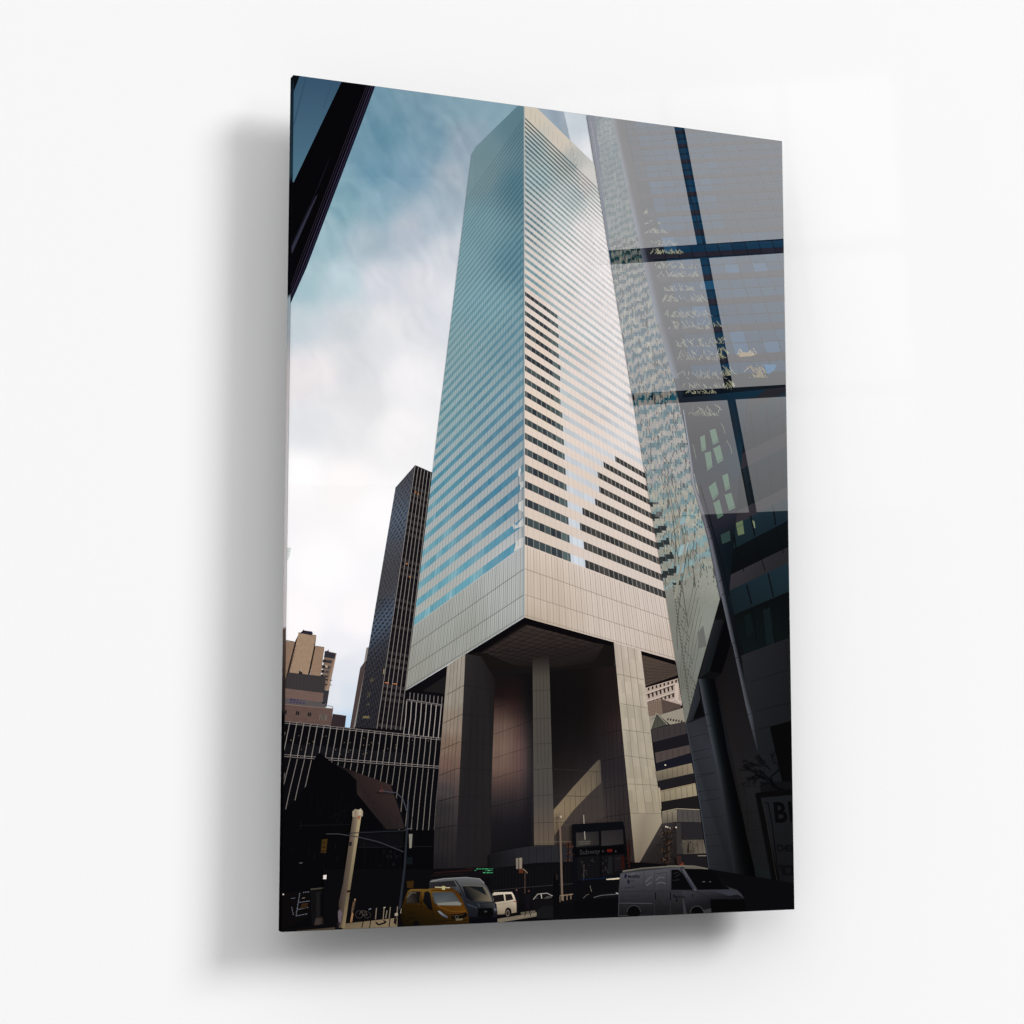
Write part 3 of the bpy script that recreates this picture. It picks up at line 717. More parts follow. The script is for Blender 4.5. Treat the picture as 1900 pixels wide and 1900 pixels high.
# ================================================================ mirrored facade tower (right of the skyscraper)
mt = art('printed_mirror_tower', label='printed mirrored facade rippling with broken reflections')
LE = [(1088.5,211), (1143,550), (1192,850), (1236,1110), (1272,1343)]
RE = [(1136,219), (1163,347), (1183,438), (1220,600), (1250,702), (1281,824), (1303,930), (1338,1104), (1273,1345)]
def edge(E, y):
    for i in range(len(E) - 1):
        if E[i][1] <= y <= E[i + 1][1] or (i == len(E) - 2): 
            t = (y - E[i][1]) / (E[i + 1][1] - E[i][1]); return E[i][0] + (E[i + 1][0] - E[i][0]) * t
    return E[0][0]
RE1 = RE[:-1]
mt.poly([(1088.5,205), (1140,215)] + RE[1:] + LE[::-1][1:], (150, 148, 136))
BASE = field([(1100,230,(150,158,162)),(1125,235,(178,182,176)),(1120,300,(168,172,168)),(1140,400,(172,174,168)),(1170,460,(180,178,164)),(1180,560,(188,182,168)),(1190,640,(190,182,168)),(1220,700,(186,174,156)),
  (1215,780,(190,176,158)),(1250,850,(192,178,160)),(1240,950,(176,166,146)),(1290,950,(176,168,150)),(1270,1050,(150,142,124)),(1320,1060,(160,158,140)),(1270,1150,(132,128,112)),(1300,1150,(146,146,130)),(1262,1250,(120,118,104)),(1290,1230,(130,128,116)),(1275,1310,(124,120,104))], 3)
BAND = field([(1100,250,(136,146,152)),(1125,250,(150,160,162)),(1130,380,(138,150,150)),(1160,460,(136,148,148)),(1180,560,(132,148,154)),(1190,640,(130,148,156)),(1220,720,(122,142,150)),(1230,800,(120,140,146)),(1250,880,(124,144,148)),(1260,960,(126,150,152)),(1300,1000,(130,162,168)),(1280,1060,(140,160,158))], 3)
mt.up()
cw = 1.7
y = 206.0
while y < 1345:
    h = 3.6 if y < 700 else 4.4
    xl = edge(LE, y); xr = edge(RE, y) if y > 219 else 1140
    i = 0; x = xl
    while x < xr:
        sp = 8.5 + (y - 210) * .023                       # band spacing grows downward
        ph0 = (y + .42 * (x - xl) - 210)
        # accumulated phase for a spacing that grows linearly
        ph = math.log(1 + .023 * ph0 / 8.5) / .023
        wob = (noise(x / 4.2, y / 26) - .5) * .5 + (noise(x / 1.6, y / 13) - .5) * .34
        fr = (ph + wob) % 1.0
        b = BASE(x, y); g = BAND(x, y); gm = sum(b) / 3; kb = .93 if y < 900 else .97; b = ((b[0] * .5 + gm * .5 - 3) * kb, (b[1] * .6 + gm * .4) * kb, (b[2] * .5 + gm * .5) * kb + (6 if y < 900 else 0)); g = (g[0] * .93, g[1] * .95, g[2] * .96)
        if y < 1090 + (x - 1240) * -.6:
            tri = abs(fr - .5) * 2; c = mix(b, g, max(0, min(1, (tri - .42) * 4)))
            c = mix(c, (b[0] + 26, b[1] + 24, b[2] + 14), max(0, noise(x / 1.8, y / 12) - .6) * 2.2)
            if y < 440: c = mix(c, (b[0], b[1], b[2]), .3)
            if x - xl < 14 - (y - 206) * .045: c = mix(c, (134, 142, 152), .9)
        else:
            c = b
        # dark reflected panes low on the left
        if 930 < y < 1085 and x - xl < (16 + (y - 930) * .10):
            if (ph + .1) % 1.0 < .42: c = (46, 52, 54)
        if y < 1090: c = mix(c, (38, 42, 40), .5 if (noise(x / 1.3 + 40, y / 15) > .80 and y > 440) else 0)
        a = jit(under(c, x, y), 5 if y < 1100 else 2.5)
        sk = cw * .35
        mt.raw([(x, y, a), (min(x + cw, xr + .3), y, a), (min(x + cw + .7, xr + .9), y + h, a), (x + .7, y + h, a)])
        x += cw
    y += h
# thin vertical panel joints and cable-like dark lines
mt.clip = [(1088.5,205), (1140,215), (1163,347), (1220,600), (1303,930), (1339,1106), (1273,1345)]
for u in (.12, .3, .48, .66, .82):
    mt.line([(edge(LE, yy) + (edge(RE1, yy) - edge(LE, yy)) * u, yy) for yy in range(225, 1100, 35)], .6, (112, 116, 110))
for s_ in range(10):
    x0 = 1226 + s_ * 9 + random.uniform(-4, 4); y0 = 820 + s_ * 22
    pts = [(x0 + (k * 2.4) + random.uniform(-2.2, 2.2), y0 + k * 14) for k in range(14)]
    mt.line(pts, .8, (62, 60, 54))
for pts in (z9(820,0,770,330,700,420,690,540), z9(900,150,830,600,780,900,740,1250,745,1450), z9(970,260,870,640,905,890), z9(730,500,790,900,840,1250), z9(640,0,700,260,730,500,720,760)):
    mt.line(pts, .9, (66, 62, 55))
mt.lines([[z9(1000 + i * 25 - 60, 640 + i * 30), z9(860 + i * 28 - 60, 1300 + i * 20), z9(760 + i * 20, 1800)] for i in range(6)], .7, (98, 94, 82))
for w_ in (z9(770,0,780,0,600,1500,590,1500), z9(700,500,708,500,690,900,682,900)): pass
# ladder-like scaffolding marks
for i in range(34):
    yy = 1080 + i * 7; x0 = 1247 + (yy - 1080) * .14
    mt.line([(x0, yy), (x0 + 3.2, yy + 5)], 1.1, (58, 56, 48)); mt.line([(x0 + 10 + 5 * math.sin(i), yy), (x0 + 13 + 5 * math.sin(i), yy + 5)], 1.0, (66, 64, 56))
for pts, c in ((z9(820,60,870,120,850,200,815,120), (190,196,194)), (z9(850,80,880,70,900,30,905,0,880,0,860,40), (178,184,182)), (z9(750,300,860,260,850,320,750,360), (140,168,174)), (z9(770,540,850,500,820,600,750,630), (150,176,180)),
               (z9(860,500,980,410,960,470,865,530), (112,148,158)), (z9(860,660,950,600,930,680,850,720), (138,164,166)), (z9(740,720,810,680,800,770,735,790), (134,162,168))):
    mt.poly(pts, c)
mt.poly(z9(930,1300,1010,1180,1060,1200,1000,1420,930,1440), (104, 104, 100))
# pale diagonal beams
mt.line(z9(905,40,860,330,760,800,720,1000), 4.2, (146, 144, 132)); mt.line(z9(800,0,790,200,740,420), 3.4, (150, 146, 134))
mt.build()

# ================================================================ dark glass building on the right
gb = art('printed_glass_building', label='printed dark blue glass building filling the right side')
GB = field([(1160,240,(26,34,46)),(1260,240,(14,48,76)),(1400,280,(18,40,62)),(1300,450,(14,62,92)),(1430,460,(16,54,84)),(1200,470,(20,20,34)),(1340,560,(12,62,94)),(1440,640,(18,44,66)),(1230,600,(26,26,36)),
   (1370,700,(12,40,58)),(1300,790,(26,26,34)),(1450,740,(14,42,58)),(1380,860,(12,40,56)),(1440,900,(22,24,30)),(1340,930,(40,38,48)),(1440,960,(16,30,42)),(1400,1010,(6,14,18)),(1440,1200,(6,10,14)),(1380,1350,(20,22,26)),(1450,1500,(12,12,15)),(1330,1450,(22,20,22)),(1300,1650,(16,16,18)),(1440,1680,(6,5,7))], 3)
gb.clip = None
shape = [(1136,210), (1480,262), (1480,1700), (1265,1700), (1275,1345), (1338,1104), (1303,930), (1281,824), (1250,702), (1220,600), (1183,438), (1163,347)]
gb.grid([(1136,205), (1300,205), (1400,702), (1250,702)], 14, 30, lambda x, y, s, t: GB(x, y))
gb.grid([(1300,205), (1480,205), (1480,702), (1400,702)], 10, 30, lambda x, y, s, t: GB(x, y))
gb.grid([(1250,702), (1480,702), (1480,1104), (1338,1104)], 16, 30, lambda x, y, s, t: GB(x, y))
gb.grid([(1338,1104), (1480,1104), (1480,1345), (1272,1345)], 16, 20, lambda x, y, s, t: GB(x, y))
gb.grid([(1274,1345), (1480,1345), (1480,1700), (1328,1700)], 16, 30, lambda x, y, s, t: GB(x, y))
# corner strip beside the mirror tower
strip = [(1136,216), (1163,347), (1183,438), (1220,600), (1250,702)]
gb.up()
for i in range(4):
    a, b = strip[i], strip[i + 1]; wa, wb = 15 + (a[1] - 216) * .02, 15 + (b[1] - 216) * .02
    gb.raw([(a[0] - 1, a[1], (88, 92, 100)), (a[0] + wa * .5, a[1], (36, 38, 48)), (b[0] + wb * .5, b[1], (34, 36, 46)), (b[0] - 1, b[1], (96, 106, 122))])
    gb.raw([(a[0] + wa * .5, a[1], (36, 38, 48)), (a[0] + wa * 1.3, a[1], (26, 25, 32)), (b[0] + wb * 1.3, b[1], (26, 25, 32)), (b[0] + wb * .5, b[1], (34, 36, 46))])
rows = [245, 256, 272, 284, 301, 314, 331, 344, 363, 377, 398, 411, 436, 453, 477, 493, 521, 539, 567, 588, 618, 640, 676, 698]
def fx_(x455, y): return x455 + (y - 455) * (.2 + (x455 - 1195) * .0007)
UC = [(1146,205), (1480,240), (1480,735), (1262,735)]
gb.clip = [(1152,205), (1480,240), (1480,716), (1264,738), (1236,600), (1199,438), (1178,347)]
gb.poly([(1136,205), (1480,205), (1480,740), (1262,740)], (7, 16, 26))
gb.up()
cols = [1195 + i * 25.2 - 40 for i in range(-2, 16)]
def gy(yr, x): return yr - (x - 1300) * .055
for r in range(-2, len(rows) - 1):
    if r < 0: y0, y1 = 245 + r * 13, 245 + (r + 1) * 13
    else: y0, y1 = rows[r], rows[r + 1]
    lower_row = (r % 2 == 1)
    for c_ in range(len(cols) - 1):
        xa, xb = cols[c_], cols[c_ + 1]
        def q(xx, yy): X = fx_(xx, yy); return (X, gy(yy, X))
        def cell(ya, yb, col): gb.raw([(*q(xa + .6, ya), col), (*q(xb - .6, ya), col), (*q(xb - .6, yb), col), (*q(xa + .6, yb), col)])
        X = fx_(xa, y0)
        blue = jit(mix((12, 56, 84), (14, 42, 64), noise(c_ * .7, r * .9)), 4)
        if random.random() < .07: blue = (26, 70, 100)
        if X > 1320 and y0 < 430: blue = mix(blue, (28, 38, 48), .6)
        if X < 1215 + (y0 - 455) * .22: blue = mix(blue, (10, 14, 22), .75)
        if y0 < 330: blue = mix(blue, (14, 44, 66), .5)
        if lower_row:
            ym = y0 + (y1 - y0) * .58
            cell(y0 + .8, ym, blue); cell(ym, y1 - .6, jit((34, 33, 44), 3))
        else:
            cell(y0 + .8, y1 - .8, blue)
# lower storeys: bands run up to the right
gb.clip = [(1262,738), (1480,716), (1480,1345), (1330,1345), (1352,1110), (1303,930)]
def band(p, q, r_, s_, col): gb.poly([p, q, r_, s_], col)
gb.poly([z6(740,930), z6(1440,890), z6(1560,790), z6(1710,790), z6(1710,1000), z6(860,1320)], (34, 34, 40))
gb.poly([z6(860,1290), z6(1180,1090), z6(1710,840), z6(1710,1200), z6(960,1560)], [(19, 26, 30), (21, 33, 38), (26, 44, 55), (20, 30, 36), (14, 18, 21)])
gb.poly([z6(940,1560), z6(1710,1190), z6(1710,1320), z6(975,1690)], (44, 42, 48))
gb.poly([z6(975,1690), z6(1710,1320), z6(1710,1680), z6(1050,1990)], [(18, 28, 31), (21, 36, 46), (17, 24, 29), (14, 20, 24)])
for i in range(5):
    t = .3 + i * .16
    gb.line([lerp(z6(860,1290), z6(1710,860), t), lerp(z6(960,1560), z6(1710,1200), t + .02)], 1.6, (14, 15, 18))
    gb.line([lerp(z6(975,1690), z6(1710,1320), t), lerp(z6(1050,1990), z6(1710,1680), t + .02)], 1.6, (12, 13, 16))
gb.line([z6(900,1420), z6(1180,1290), z6(1710,1020)], 1.4, (9, 11, 13)); gb.line([z6(1010,1840), z6(1710,1490)], 1.4, (9, 11, 13))
S1 = (47, 45, 51)
gb.poly(z9(1030,350,1160,285,1440,150,1720,10,1720,110,1060,450), S1)
gb.poly(z9(1060,450,1720,110,1720,310,1110,632), [(24, 39, 44), (28, 46, 57), (21, 34, 44), (20, 35, 38)])
gb.poly(z9(1112,636,1720,314,1725,545,1150,822), [(8, 13, 15), (10, 16, 20), (8, 11, 13), (7, 9, 11)])
gb.poly(z9(1150,822,1725,545,1728,682,1182,940), [(51, 49, 55), (37, 37, 40), (36, 36, 38), (46, 44, 49)])
gb.poly(z9(1182,940,1728,682,1732,935,1232,1148), [(19, 32, 38), (26, 43, 52), (22, 37, 43), (18, 28, 33)])
gb.poly(z9(1235,1150,1732,938,1742,1345,1312,1502), [(9, 14, 15), (7, 9, 12), (9, 14, 15), (12, 20, 21)])
for pts in (z9(1232,340,1262,560), z9(1390,270,1430,450), z9(1585,170,1610,350), z9(1355,880,1400,1050), z9(1545,780,1592,985)):
    gb.line(pts, 2.6, (10, 11, 14))
gb.lines([z9(1430,470,1520,760), z9(1260,560,1330,760), z9(1620,380,1680,600), z9(1400,1080,1450,1400), z9(1520,1040,1620,1400)], 1.4, (6, 9, 10))
gb.poly(z9(1500,1100,1560,1080,1600,1400,1530,1410), (16, 25, 28)); gb.poly(z9(1330,1160,1390,1130,1420,1300,1360,1340), (13, 21, 23))
for a, b in ((1060,450), (1112,634), (1150,822), (1182,940), (1234,1149)):
    pass
gb.clip = None
gb.poly(z9(1312,1502,1745,1345,1760,1900,1400,1900), [(36, 37, 40), (26, 26, 29), (22, 22, 25), (30, 31, 34)])
gb.poly(zD(1110,420,1690,205,1740,1900,1310,1900), [(34, 35, 38), (26, 26, 29), (20, 21, 24), (24, 26, 29)])
gb.lines([zD(1215,735,1690,575), zD(1270,1080,1700,970), zD(1310,1290,1450,1255)], .9, (12, 12, 13))
gb.line(zD(1640,260,1660,560), .8, (16, 16, 18))
gb.poly(zD(1445,1255,1700,1185,1740,1900,1590,1900,1500,1500), (4, 4, 5))
# reflected ripples
rp_ = Art('window_reflection', None, 'squiggly cream light reflected in the dark panes')
def ripples(x0f, x1f, ya, yb, n, col, w):
    for _ in range(int(n * 1.35)):
        yy = random.uniform(ya, yb); xx = random.uniform(x0f, x1f)
        pts = [(xx, yy)]
        dx, dy = random.choice([(1.2, 3.0), (2.2, 2.6), (.9, 3.4), (-.7, 3.0), (1.6, 3.0), (-1.6, 2.4)])
        for k in range(random.randint(3, 6)):
            xx += dx + random.uniform(-1.3, 1.3); yy += dy * .7 + random.uniform(-1, 1)
            if yy > yb: break
            pts.append((xx, yy))
        if len(pts) > 1: rp_.line(pts, w * random.uniform(.7, 1.5), col)
QC = (118, 119, 108)
def zz(f, a): return f(a[0], a[1]) 
for f, xa, xb, ya, yb, n in ((z3,455,490,885,935,6), (z3,475,600,985,1030,8), (z3,480,630,1050,1110,18), (z3,500,740,1155,1215,16), (z3,545,920,1355,1420,30), (z3,580,930,1430,1495,32),
        (z3,610,950,1550,1620,30), (z3,620,960,1640,1715,30), (z3,660,990,1780,1850,20), (z6,650,1000,110,190,20), (z6,670,1040,205,290,34), (z6,720,1070,360,450,30), (z6,750,1110,465,565,36),
        (z6,790,1160,640,730,30), (z6,810,1180,755,810,24), (z6,860,1120,940,1060,26)):
    a = f(xa, ya); b = f(xb, yb); ripples(a[0], b[0], a[1], b[1], n, QC, .9)
for f, xa, xb, ya, yb, n in ((z3,525,790,1240,1290,46), (z6,1060,1130,200,270,8), (z6,1080,1160,340,420,10), (z6,1100,1170,440,550,14), (z6,1140,1210,610,700,14), (z6,1160,1230,730,820,14), (z6,830,1080,815,860,26)):
    a = f(xa, ya); b = f(xb, yb); ripples(a[0], b[0], a[1], b[1], n, (150, 149, 124), .9)
a = z6(1380,600); b = z6(1520,720); ripples(a[0], b[0], a[1], b[1], 40, (134, 122, 98), .9)
a = z6(1285,450); b = z6(1420,520); ripples(a[0], b[0], a[1], b[1], 22, (170, 160, 134), .8)
rp_.poly(z6(1290,500,1330,490,1440,510,1400,525,1290,535), (136, 120, 92)); rp_.poly(z6(1500,600,1620,600,1600,650,1540,690), (34, 92, 130))
bl = Art('window_blind', None, 'pale green blinds behind the dark panes')
BC = (86, 112, 96)
for pts in (z6(1030,1180,1080,1165,1110,1280,1060,1310), z6(1060,1340,1120,1310,1150,1440,1100,1475), z6(945,1240,985,1220,1000,1350,960,1370), z6(985,1380,1040,1365,1055,1500,1010,1535),
            z6(1020,1680,1080,1630,1110,1740,1060,1800), z6(1140,1580,1190,1560,1210,1690,1170,1715), z6(1160,1750,1220,1730,1255,1860,1200,1890), z6(1060,1820,1115,1790,1150,1930,1100,1960)):
    bl.poly(pts, BC); bl.line([lerp(pts[3], pts[0], .12), lerp(pts[2], pts[1], .12)], .8, (40, 54, 50))
for pts in (z9(1260,335,1320,310,1335,430,1280,445),): bl.poly(pts, (96, 110, 84)); bl.line(z9(1260,375,1322,348), .9, (50, 58, 48))
bl.poly(z9(1125,440,1205,400,1215,490,1140,520), (44, 62, 60)); bl.poly(z9(1405,310,1425,320,1432,380,1422,378), (120, 130, 106))
for pts in (z6(1130,1120,1150,1150,1165,1210), z6(1180,1270,1215,1330,1225,1385), z6(880,1300,905,1400,910,1430)): bl.line(pts, .9, (120, 120, 104))
# pipe, pillar, podium
pp = Art('drain_pipe', None, 'pale round pipe running down the building corner')
PA = [(1288,880), z9(900,0), z9(1000,330), z9(1112,850), z9(1230,1390), z9(1335,1900), zD(1190,1110), zD(1285,1500)]
PA = [z9(890,0), z9(975,260), z9(1035,480), z9(1120,870), z9(1235,1420), z9(1345,1890), zD(1215,1110), zD(1300,1540)]
pw = [6.5, 7.6, 8.8, 11, 12.5, 12.5, 11, 7]
PA = [(1268,760), (1278,824)] + PA; pw = [2.5, 3.5] + pw
pc = [(96,104,118), (100,104,116), (96,96,104), (88,86,94), (84,84,92), (78,80,88), (66,68,74), (60,62,68), (56,58,64), (34,36,40)]
pp.up()
for i in range(len(PA) - 1):
    for k, (u0, u1, d0, d1) in enumerate(((0, .35, .85, 1.3), (.35, .7, 1.3, 1.0), (.7, 1, 1.0, .4))):
        a, b = PA[i], PA[i + 1]; ca, cb = pc[i], pc[i + 1]
        m0 = lambda c, d: tuple(v * d for v in c)
        pp.raw([(a[0] - pw[i] / 2 + pw[i] * u0, a[1], m0(ca, d0)), (a[0] - pw[i] / 2 + pw[i] * u1, a[1], m0(ca, d1)), (b[0] - pw[i + 1] / 2 + pw[i + 1] * u1, b[1], m0(cb, d1)), (b[0] - pw[i + 1] / 2 + pw[i + 1] * u0, b[1], m0(cb, d0))])
pp.lines([z9(1005,375,1050,352), z9(1025,478,1060,455), z9(1105,855,1150,825), z9(1130,975,1175,945), z9(1218,1405,1262,1380), z9(1250,1530,1298,1510), zD(1185,1118,1250,1092), zD(1225,1310,1290,1300)], 1.0, (22, 22, 26))
pp.line(z9(950,0,1045,340,1130,640,1215,1010,1310,1490), 1.2, (14, 14, 18))
un = Art('podium', None, 'shaded podium walls under the building')
un.poly(zD(795,0,945,0,1000,280,880,640,740,600,615,690,550,1165,463,1224,600,770), (26, 29, 33)) if False else None
un.poly([z9(1128,980), z9(1135,1000), z9(1230,1420), z9(1330,1900), z9(900,1900), z9(925,1700), z9(1010,1400)], (10, 10, 12))
un.poly(zD(795,0,900,0,738,605,612,695), [(30,33,37), (18,20,23), (16,22,22), (24,26,30)])
un.poly(zD(925,0,990,270,880,630,738,600), (3, 3, 5))
un.poly(zD(600,700,630,930,545,1168,463,1226), [(38,41,46), (34,37,41), (28,30,33), (42,44,48)])
un.poly(zD(630,930,680,1130,545,1168), (6, 6, 8))
un.poly([zD(880,630), zD(990,280), zD(1010,300), zD(1190,1130), zD(1300,1540), zH(1360,700), zH(1480,1460), zH(1310,1700), zH(1000,0), zD(800,700)], [(20,17,18), (16,15,17), (18,17,18), (24,22,24), (26,25,27), (28,28,31), (22,23,25), (18,20,21), (28,26,27), (16,14,15)])
un.poly([zD(463,1226), zD(700,1130), zH(800,0), zH(1080,1560), zH(1060,1640), zH(730,1330), zH(530,0)], [(44,46,52), (40,40,44), (46,49,55), (28,29,31), (20,20,22), (34,36,39), (48,51,57)])
un.lines([zD(510,1385,700,1335), zD(520,1560,740,1510), zD(540,1655,760,1610), zD(560,1860,800,1800), zH(590,240,800,205), zH(600,440,850,405), zH(620,555,880,510), zH(640,745,900,722), zH(690,950,900,935), zH(700,1080,960,1060), zH(730,1290,1000,1300), zH(850,-5,850,-4)], .9, (24, 26, 30))
un.line([zD(463,1226), zH(530,0), zH(650,740), zH(730,1330)], 1.4, (58, 64, 72))
un.lines([zH(1060,370,1300,380), zH(1110,690,1330,660), zH(1160,900,1380,880), zH(1190,1030,1400,1015), zH(1170,560,1190,900), zH(1140,340,1150,480), zH(1250,880,1275,1050)], .8, (14, 14, 16))
un.poly(zH(1270,1300,1470,1400,1500,1500,1400,1690,1340,1690), [(20,26,25), (22,26,26), (14,16,17), (10,11,12), (10,10,12)])
pi_ = Art('round_pillar', None, 'round pillar catching light on its left side')
cs_ = [(66,70,76), (52,56,62), (26,32,36), (8,11,14), (3,4,6), (2,2,3)]
us = [0, .12, .3, .52, .75, 1]
SL = [zD(605,695), zD(690,1130), zD(790,1600), zH(832,200), zH(955,900), zH(1055,1400), zH(1130,1760)]
SR = [zD(790,690), zD(870,1090), zD(950,1560), zH(1000,180), zH(1130,760), zH(1260,1320), zH(1335,1760)]
dm = [1, 1, .95, .8, .5, .34, .16]
pi_.up()
for i in range(6):
    for k in range(5):
        f_ = lambda c, d: tuple(v * d for v in c)
        pi_.raw([(*lerp(SL[i], SR[i], us[k]), f_(cs_[k], dm[i])), (*lerp(SL[i], SR[i], us[k + 1]), f_(cs_[k + 1], dm[i])), (*lerp(SL[i + 1], SR[i + 1], us[k + 1]), f_(cs_[k + 1], dm[i + 1])), (*lerp(SL[i + 1], SR[i + 1], us[k]), f_(cs_[k], dm[i + 1]))])
pi_.lines([zD(680,1112,760,1108), zD(700,1250,790,1235)], 1, (20, 22, 26))
gb.build()
for s_ in (rp_, bl, un, pi_, pp): s_.parent = gb.ob; s_.build()

# bare tree and billboard at the right border
tr = art('printed_bare_tree', label='printed bare black tree in front of the right wall')
def twig(a, p, ang, L, w, depth, col):
    q_ = (p[0] + math.cos(ang) * L, p[1] + math.sin(ang) * L)
    mid = ((p[0] + q_[0]) / 2 + random.uniform(-1, 1), (p[1] + q_[1]) / 2 + random.uniform(-1, 1))
    a.line([p, mid, q_], w, col, w2=w * .7)
    if depth:
        for _ in range(2): twig(a, lerp(p, q_, random.uniform(.35, 1)), ang + random.uniform(-.7, .7), L * random.uniform(.55, .8), max(.45, w * .7), depth - 1, col)
TC = (6, 6, 9)
for p, a_, L in ((zH(1520,380), -2.7, 17), (zH(1480,330), -2.3, 17), (zH(1460,300), -2.95, 18), (zH(1400,265), 3.25, 17), (zH(1330,240), 2.95, 16), (zH(1450,180), -2.2, 16), (zH(1400,90), -2.6, 15),
                 (zH(1350,140), -2.9, 15), (zH(1500,120), -1.9, 14), (zH(1300,220), -2.6, 15), (zH(1260,150), -2.3, 12), (zH(1540,200), -1.4, 14)):
    twig(tr, p, a_, L, 1.3, 4, TC)
tr.line(zH(1640,420,1540,390,1460,300,1300,230,1200,160), 2.4, (5, 5, 7), w2=1)
tr.line(zH(1500,390,1460,260,1560,180), 2, (5, 5, 7))
tr.build()
br = art('printed_billboard', label='printed dark framed advertising board lettered B and CHEE')
br.poly(zH(1285,450,1750,400,1760,1560,1500,1560), (5, 5, 6))
br.poly(zH(1340,510,1750,470,1760,1520,1570,1520), [(26,27,30), (24,25,28), (17,18,20), (16,16,18)])
br.line(zH(1385,565,1425,570,1470,800,1560,1500), 2.2, (7, 7, 8)); br.line(zH(1370,575,1540,1530), 1.2, (34, 32, 30))
br.poly(zH(1545,1295,1750,1300,1750,1420,1600,1420), (9, 9, 11)); br.poly(zH(1630,1330,1700,1340,1690,1400,1640,1390), (18, 18, 20))
br.text('B', zH(1500,795), (44, -2), (-6, -52), (4, 4, 5), bold=.03)
br.text('I', zH(1672,785), (40, -2), (-6, -52), (4, 4, 5), bold=.03)
br.text('CHEE', zH(1530,1135), (12.4, .4), (-1.4, -17.5), (4, 4, 5), bold=.02)
br.build()

# ================================================================ church-like dark block lower left
ch = art('printed_dark_roofed_building', label='printed near-black building with a brown sloping roof')
ch.poly([zE(60,620), zE(180,540), zE(290,430), zE(382,300), zE(440,60), zE(505,-20), zE(640,90), zE(880,180), zE(1250,320), zE(1300,760), zE(1660,765), zE(1650,1200), zE(1650,1760), zE(60,1790)], (4, 4, 6))
ch.poly(zE(640,90,880,182,1232,308,1372,748,1175,755,880,400,878,262,780,170), [(11, 9, 10), (42, 32, 31), (52, 40, 38), (39, 32, 32), (32, 26, 27), (45, 35, 34), (39, 30, 30), (23, 18, 19)])
ch.line(zE(1225,310,1300,520,1370,750), 2.2, (13, 13, 18)); ch.line(zE(880,395,1175,755), 1.4, (15, 13, 15)); ch.line(zE(870,280,880,400,790,560), 1.6, (8, 8, 10))
ch.poly(zE(890,770,1370,760,1350,930,900,940), (11, 11, 14)); ch.line(zE(890,938,1640,925), .9, (28, 28, 32))
ch.lines([zE(430 + i * 60, 380 + (i * 37) % 90, 415 + i * 58, 640) for i in range(8)], .7, (11, 11, 17))
ch.lines([zE(960 + i * 60, 960, 955 + i * 60, 1480) for i in range(6)], .8, (8, 9, 13))
ch.line(zE(310,715,820,705), 1, (18, 19, 23)); ch.line(zE(600,640,770,560), 1, (15, 15, 18))
ch.poly(zE(1390,1035,1440,1035,1440,1105,1370,1105), (13, 20, 22)); ch.poly(zE(302,1088,335,1084,332,1094,300,1100), (78, 78, 78))
ch.lines([zE(1210,1215,1245,1215), zE(1212,1232,1240,1232), zE(1180,1282,1265,1272), zE(1212,1250,1240,1246)], 1, (47, 47, 51))
for _ in range(70):
    xx = random.uniform(540, 800); yy = random.uniform(1490, 1690); hgt = random.uniform(4, 26)
    ch.line([(xx, yy), (xx + random.uniform(-1, 1), yy + hgt)], .7, random.choice([(15,15,20), (20,20,26), (12,13,18), (24,22,24)]))
for _ in range(26):
    xx = random.uniform(700, 745); yy = random.uniform(1575, 1690); ch.poly([(xx, yy), (xx + 4, yy - .5), (xx + 4, yy + 5), (xx, yy + 5.5)], random.choice([(11,11,15), (14,15,20), (18,17,19)]))
ch.build()
# lamps strings at far left
sf = art('printed_shopfront', label='printed dark shopfront edged with dotted white lights')
sf.poly(zE(110,1400,410,1370,410,1620,110,1780), (9, 6, 7))
for pa, pb, n in (((305,1400), (270,1610), 16), ((300,1490), (400,1475), 8), ((290,1560), (385,1540), 8), ((270,1625), (375,1605), 8), ((345,1390), (395,1383), 4), ((225,1540), (240,1610), 5)):
    for i in range(n):
        x, y_ = lerp(pa, pb, i / (n - 1)); sf.poly(zE(x - 3.4, y_ - 3.4, x + 3.4, y_ - 3.4, x + 3.4, y_ + 3.4, x - 3.4, y_ + 3.4), (128, 132, 144), up=(i == 0))
sf.poly(zE(325,1500,390,1495,375,1545,305,1555), (46, 30, 18)); sf.line(zE(215,1450,260,1445), 1, (80, 88, 104)); sf.line(zE(330,1448,358,1442), 1.4, (110, 104, 96))
sf.poly(zE(132,1402,146,1402,146,1416,132,1416), (200, 196, 188)); sf.line(zE(110,1412,132,1410), 1, (110, 80, 60))
sf.build()
kiosk = art('printed_kiosk', label='printed street kiosk with a glazed poster panel')
kiosk.poly(zE(410,1355,740,1320,735,1380,700,1745,430,1780), (13, 12, 14)); kiosk.poly(zE(415,1350,740,1318,738,1332,415,1364), (66, 62, 50))
kiosk.poly(zE(470,1385,690,1365,660,1640,470,1660), (24, 22, 22)); kiosk.poly(zE(505,1400,650,1388,630,1610,510,1625), (10, 11, 14))
kiosk.line(zE(560,1440,600,1430,625,1470,590,1500,560,1490), 1, (40, 44, 50)); kiosk.poly(zE(465,1650,665,1630,655,1745,440,1770), (56, 48, 44)); kiosk.line(zE(690,1370,680,1440), 2, (60, 58, 58))
kiosk.poly(zE(437,1764,450,1764,450,1778,437,1778), (210, 200, 170))
kiosk.build()

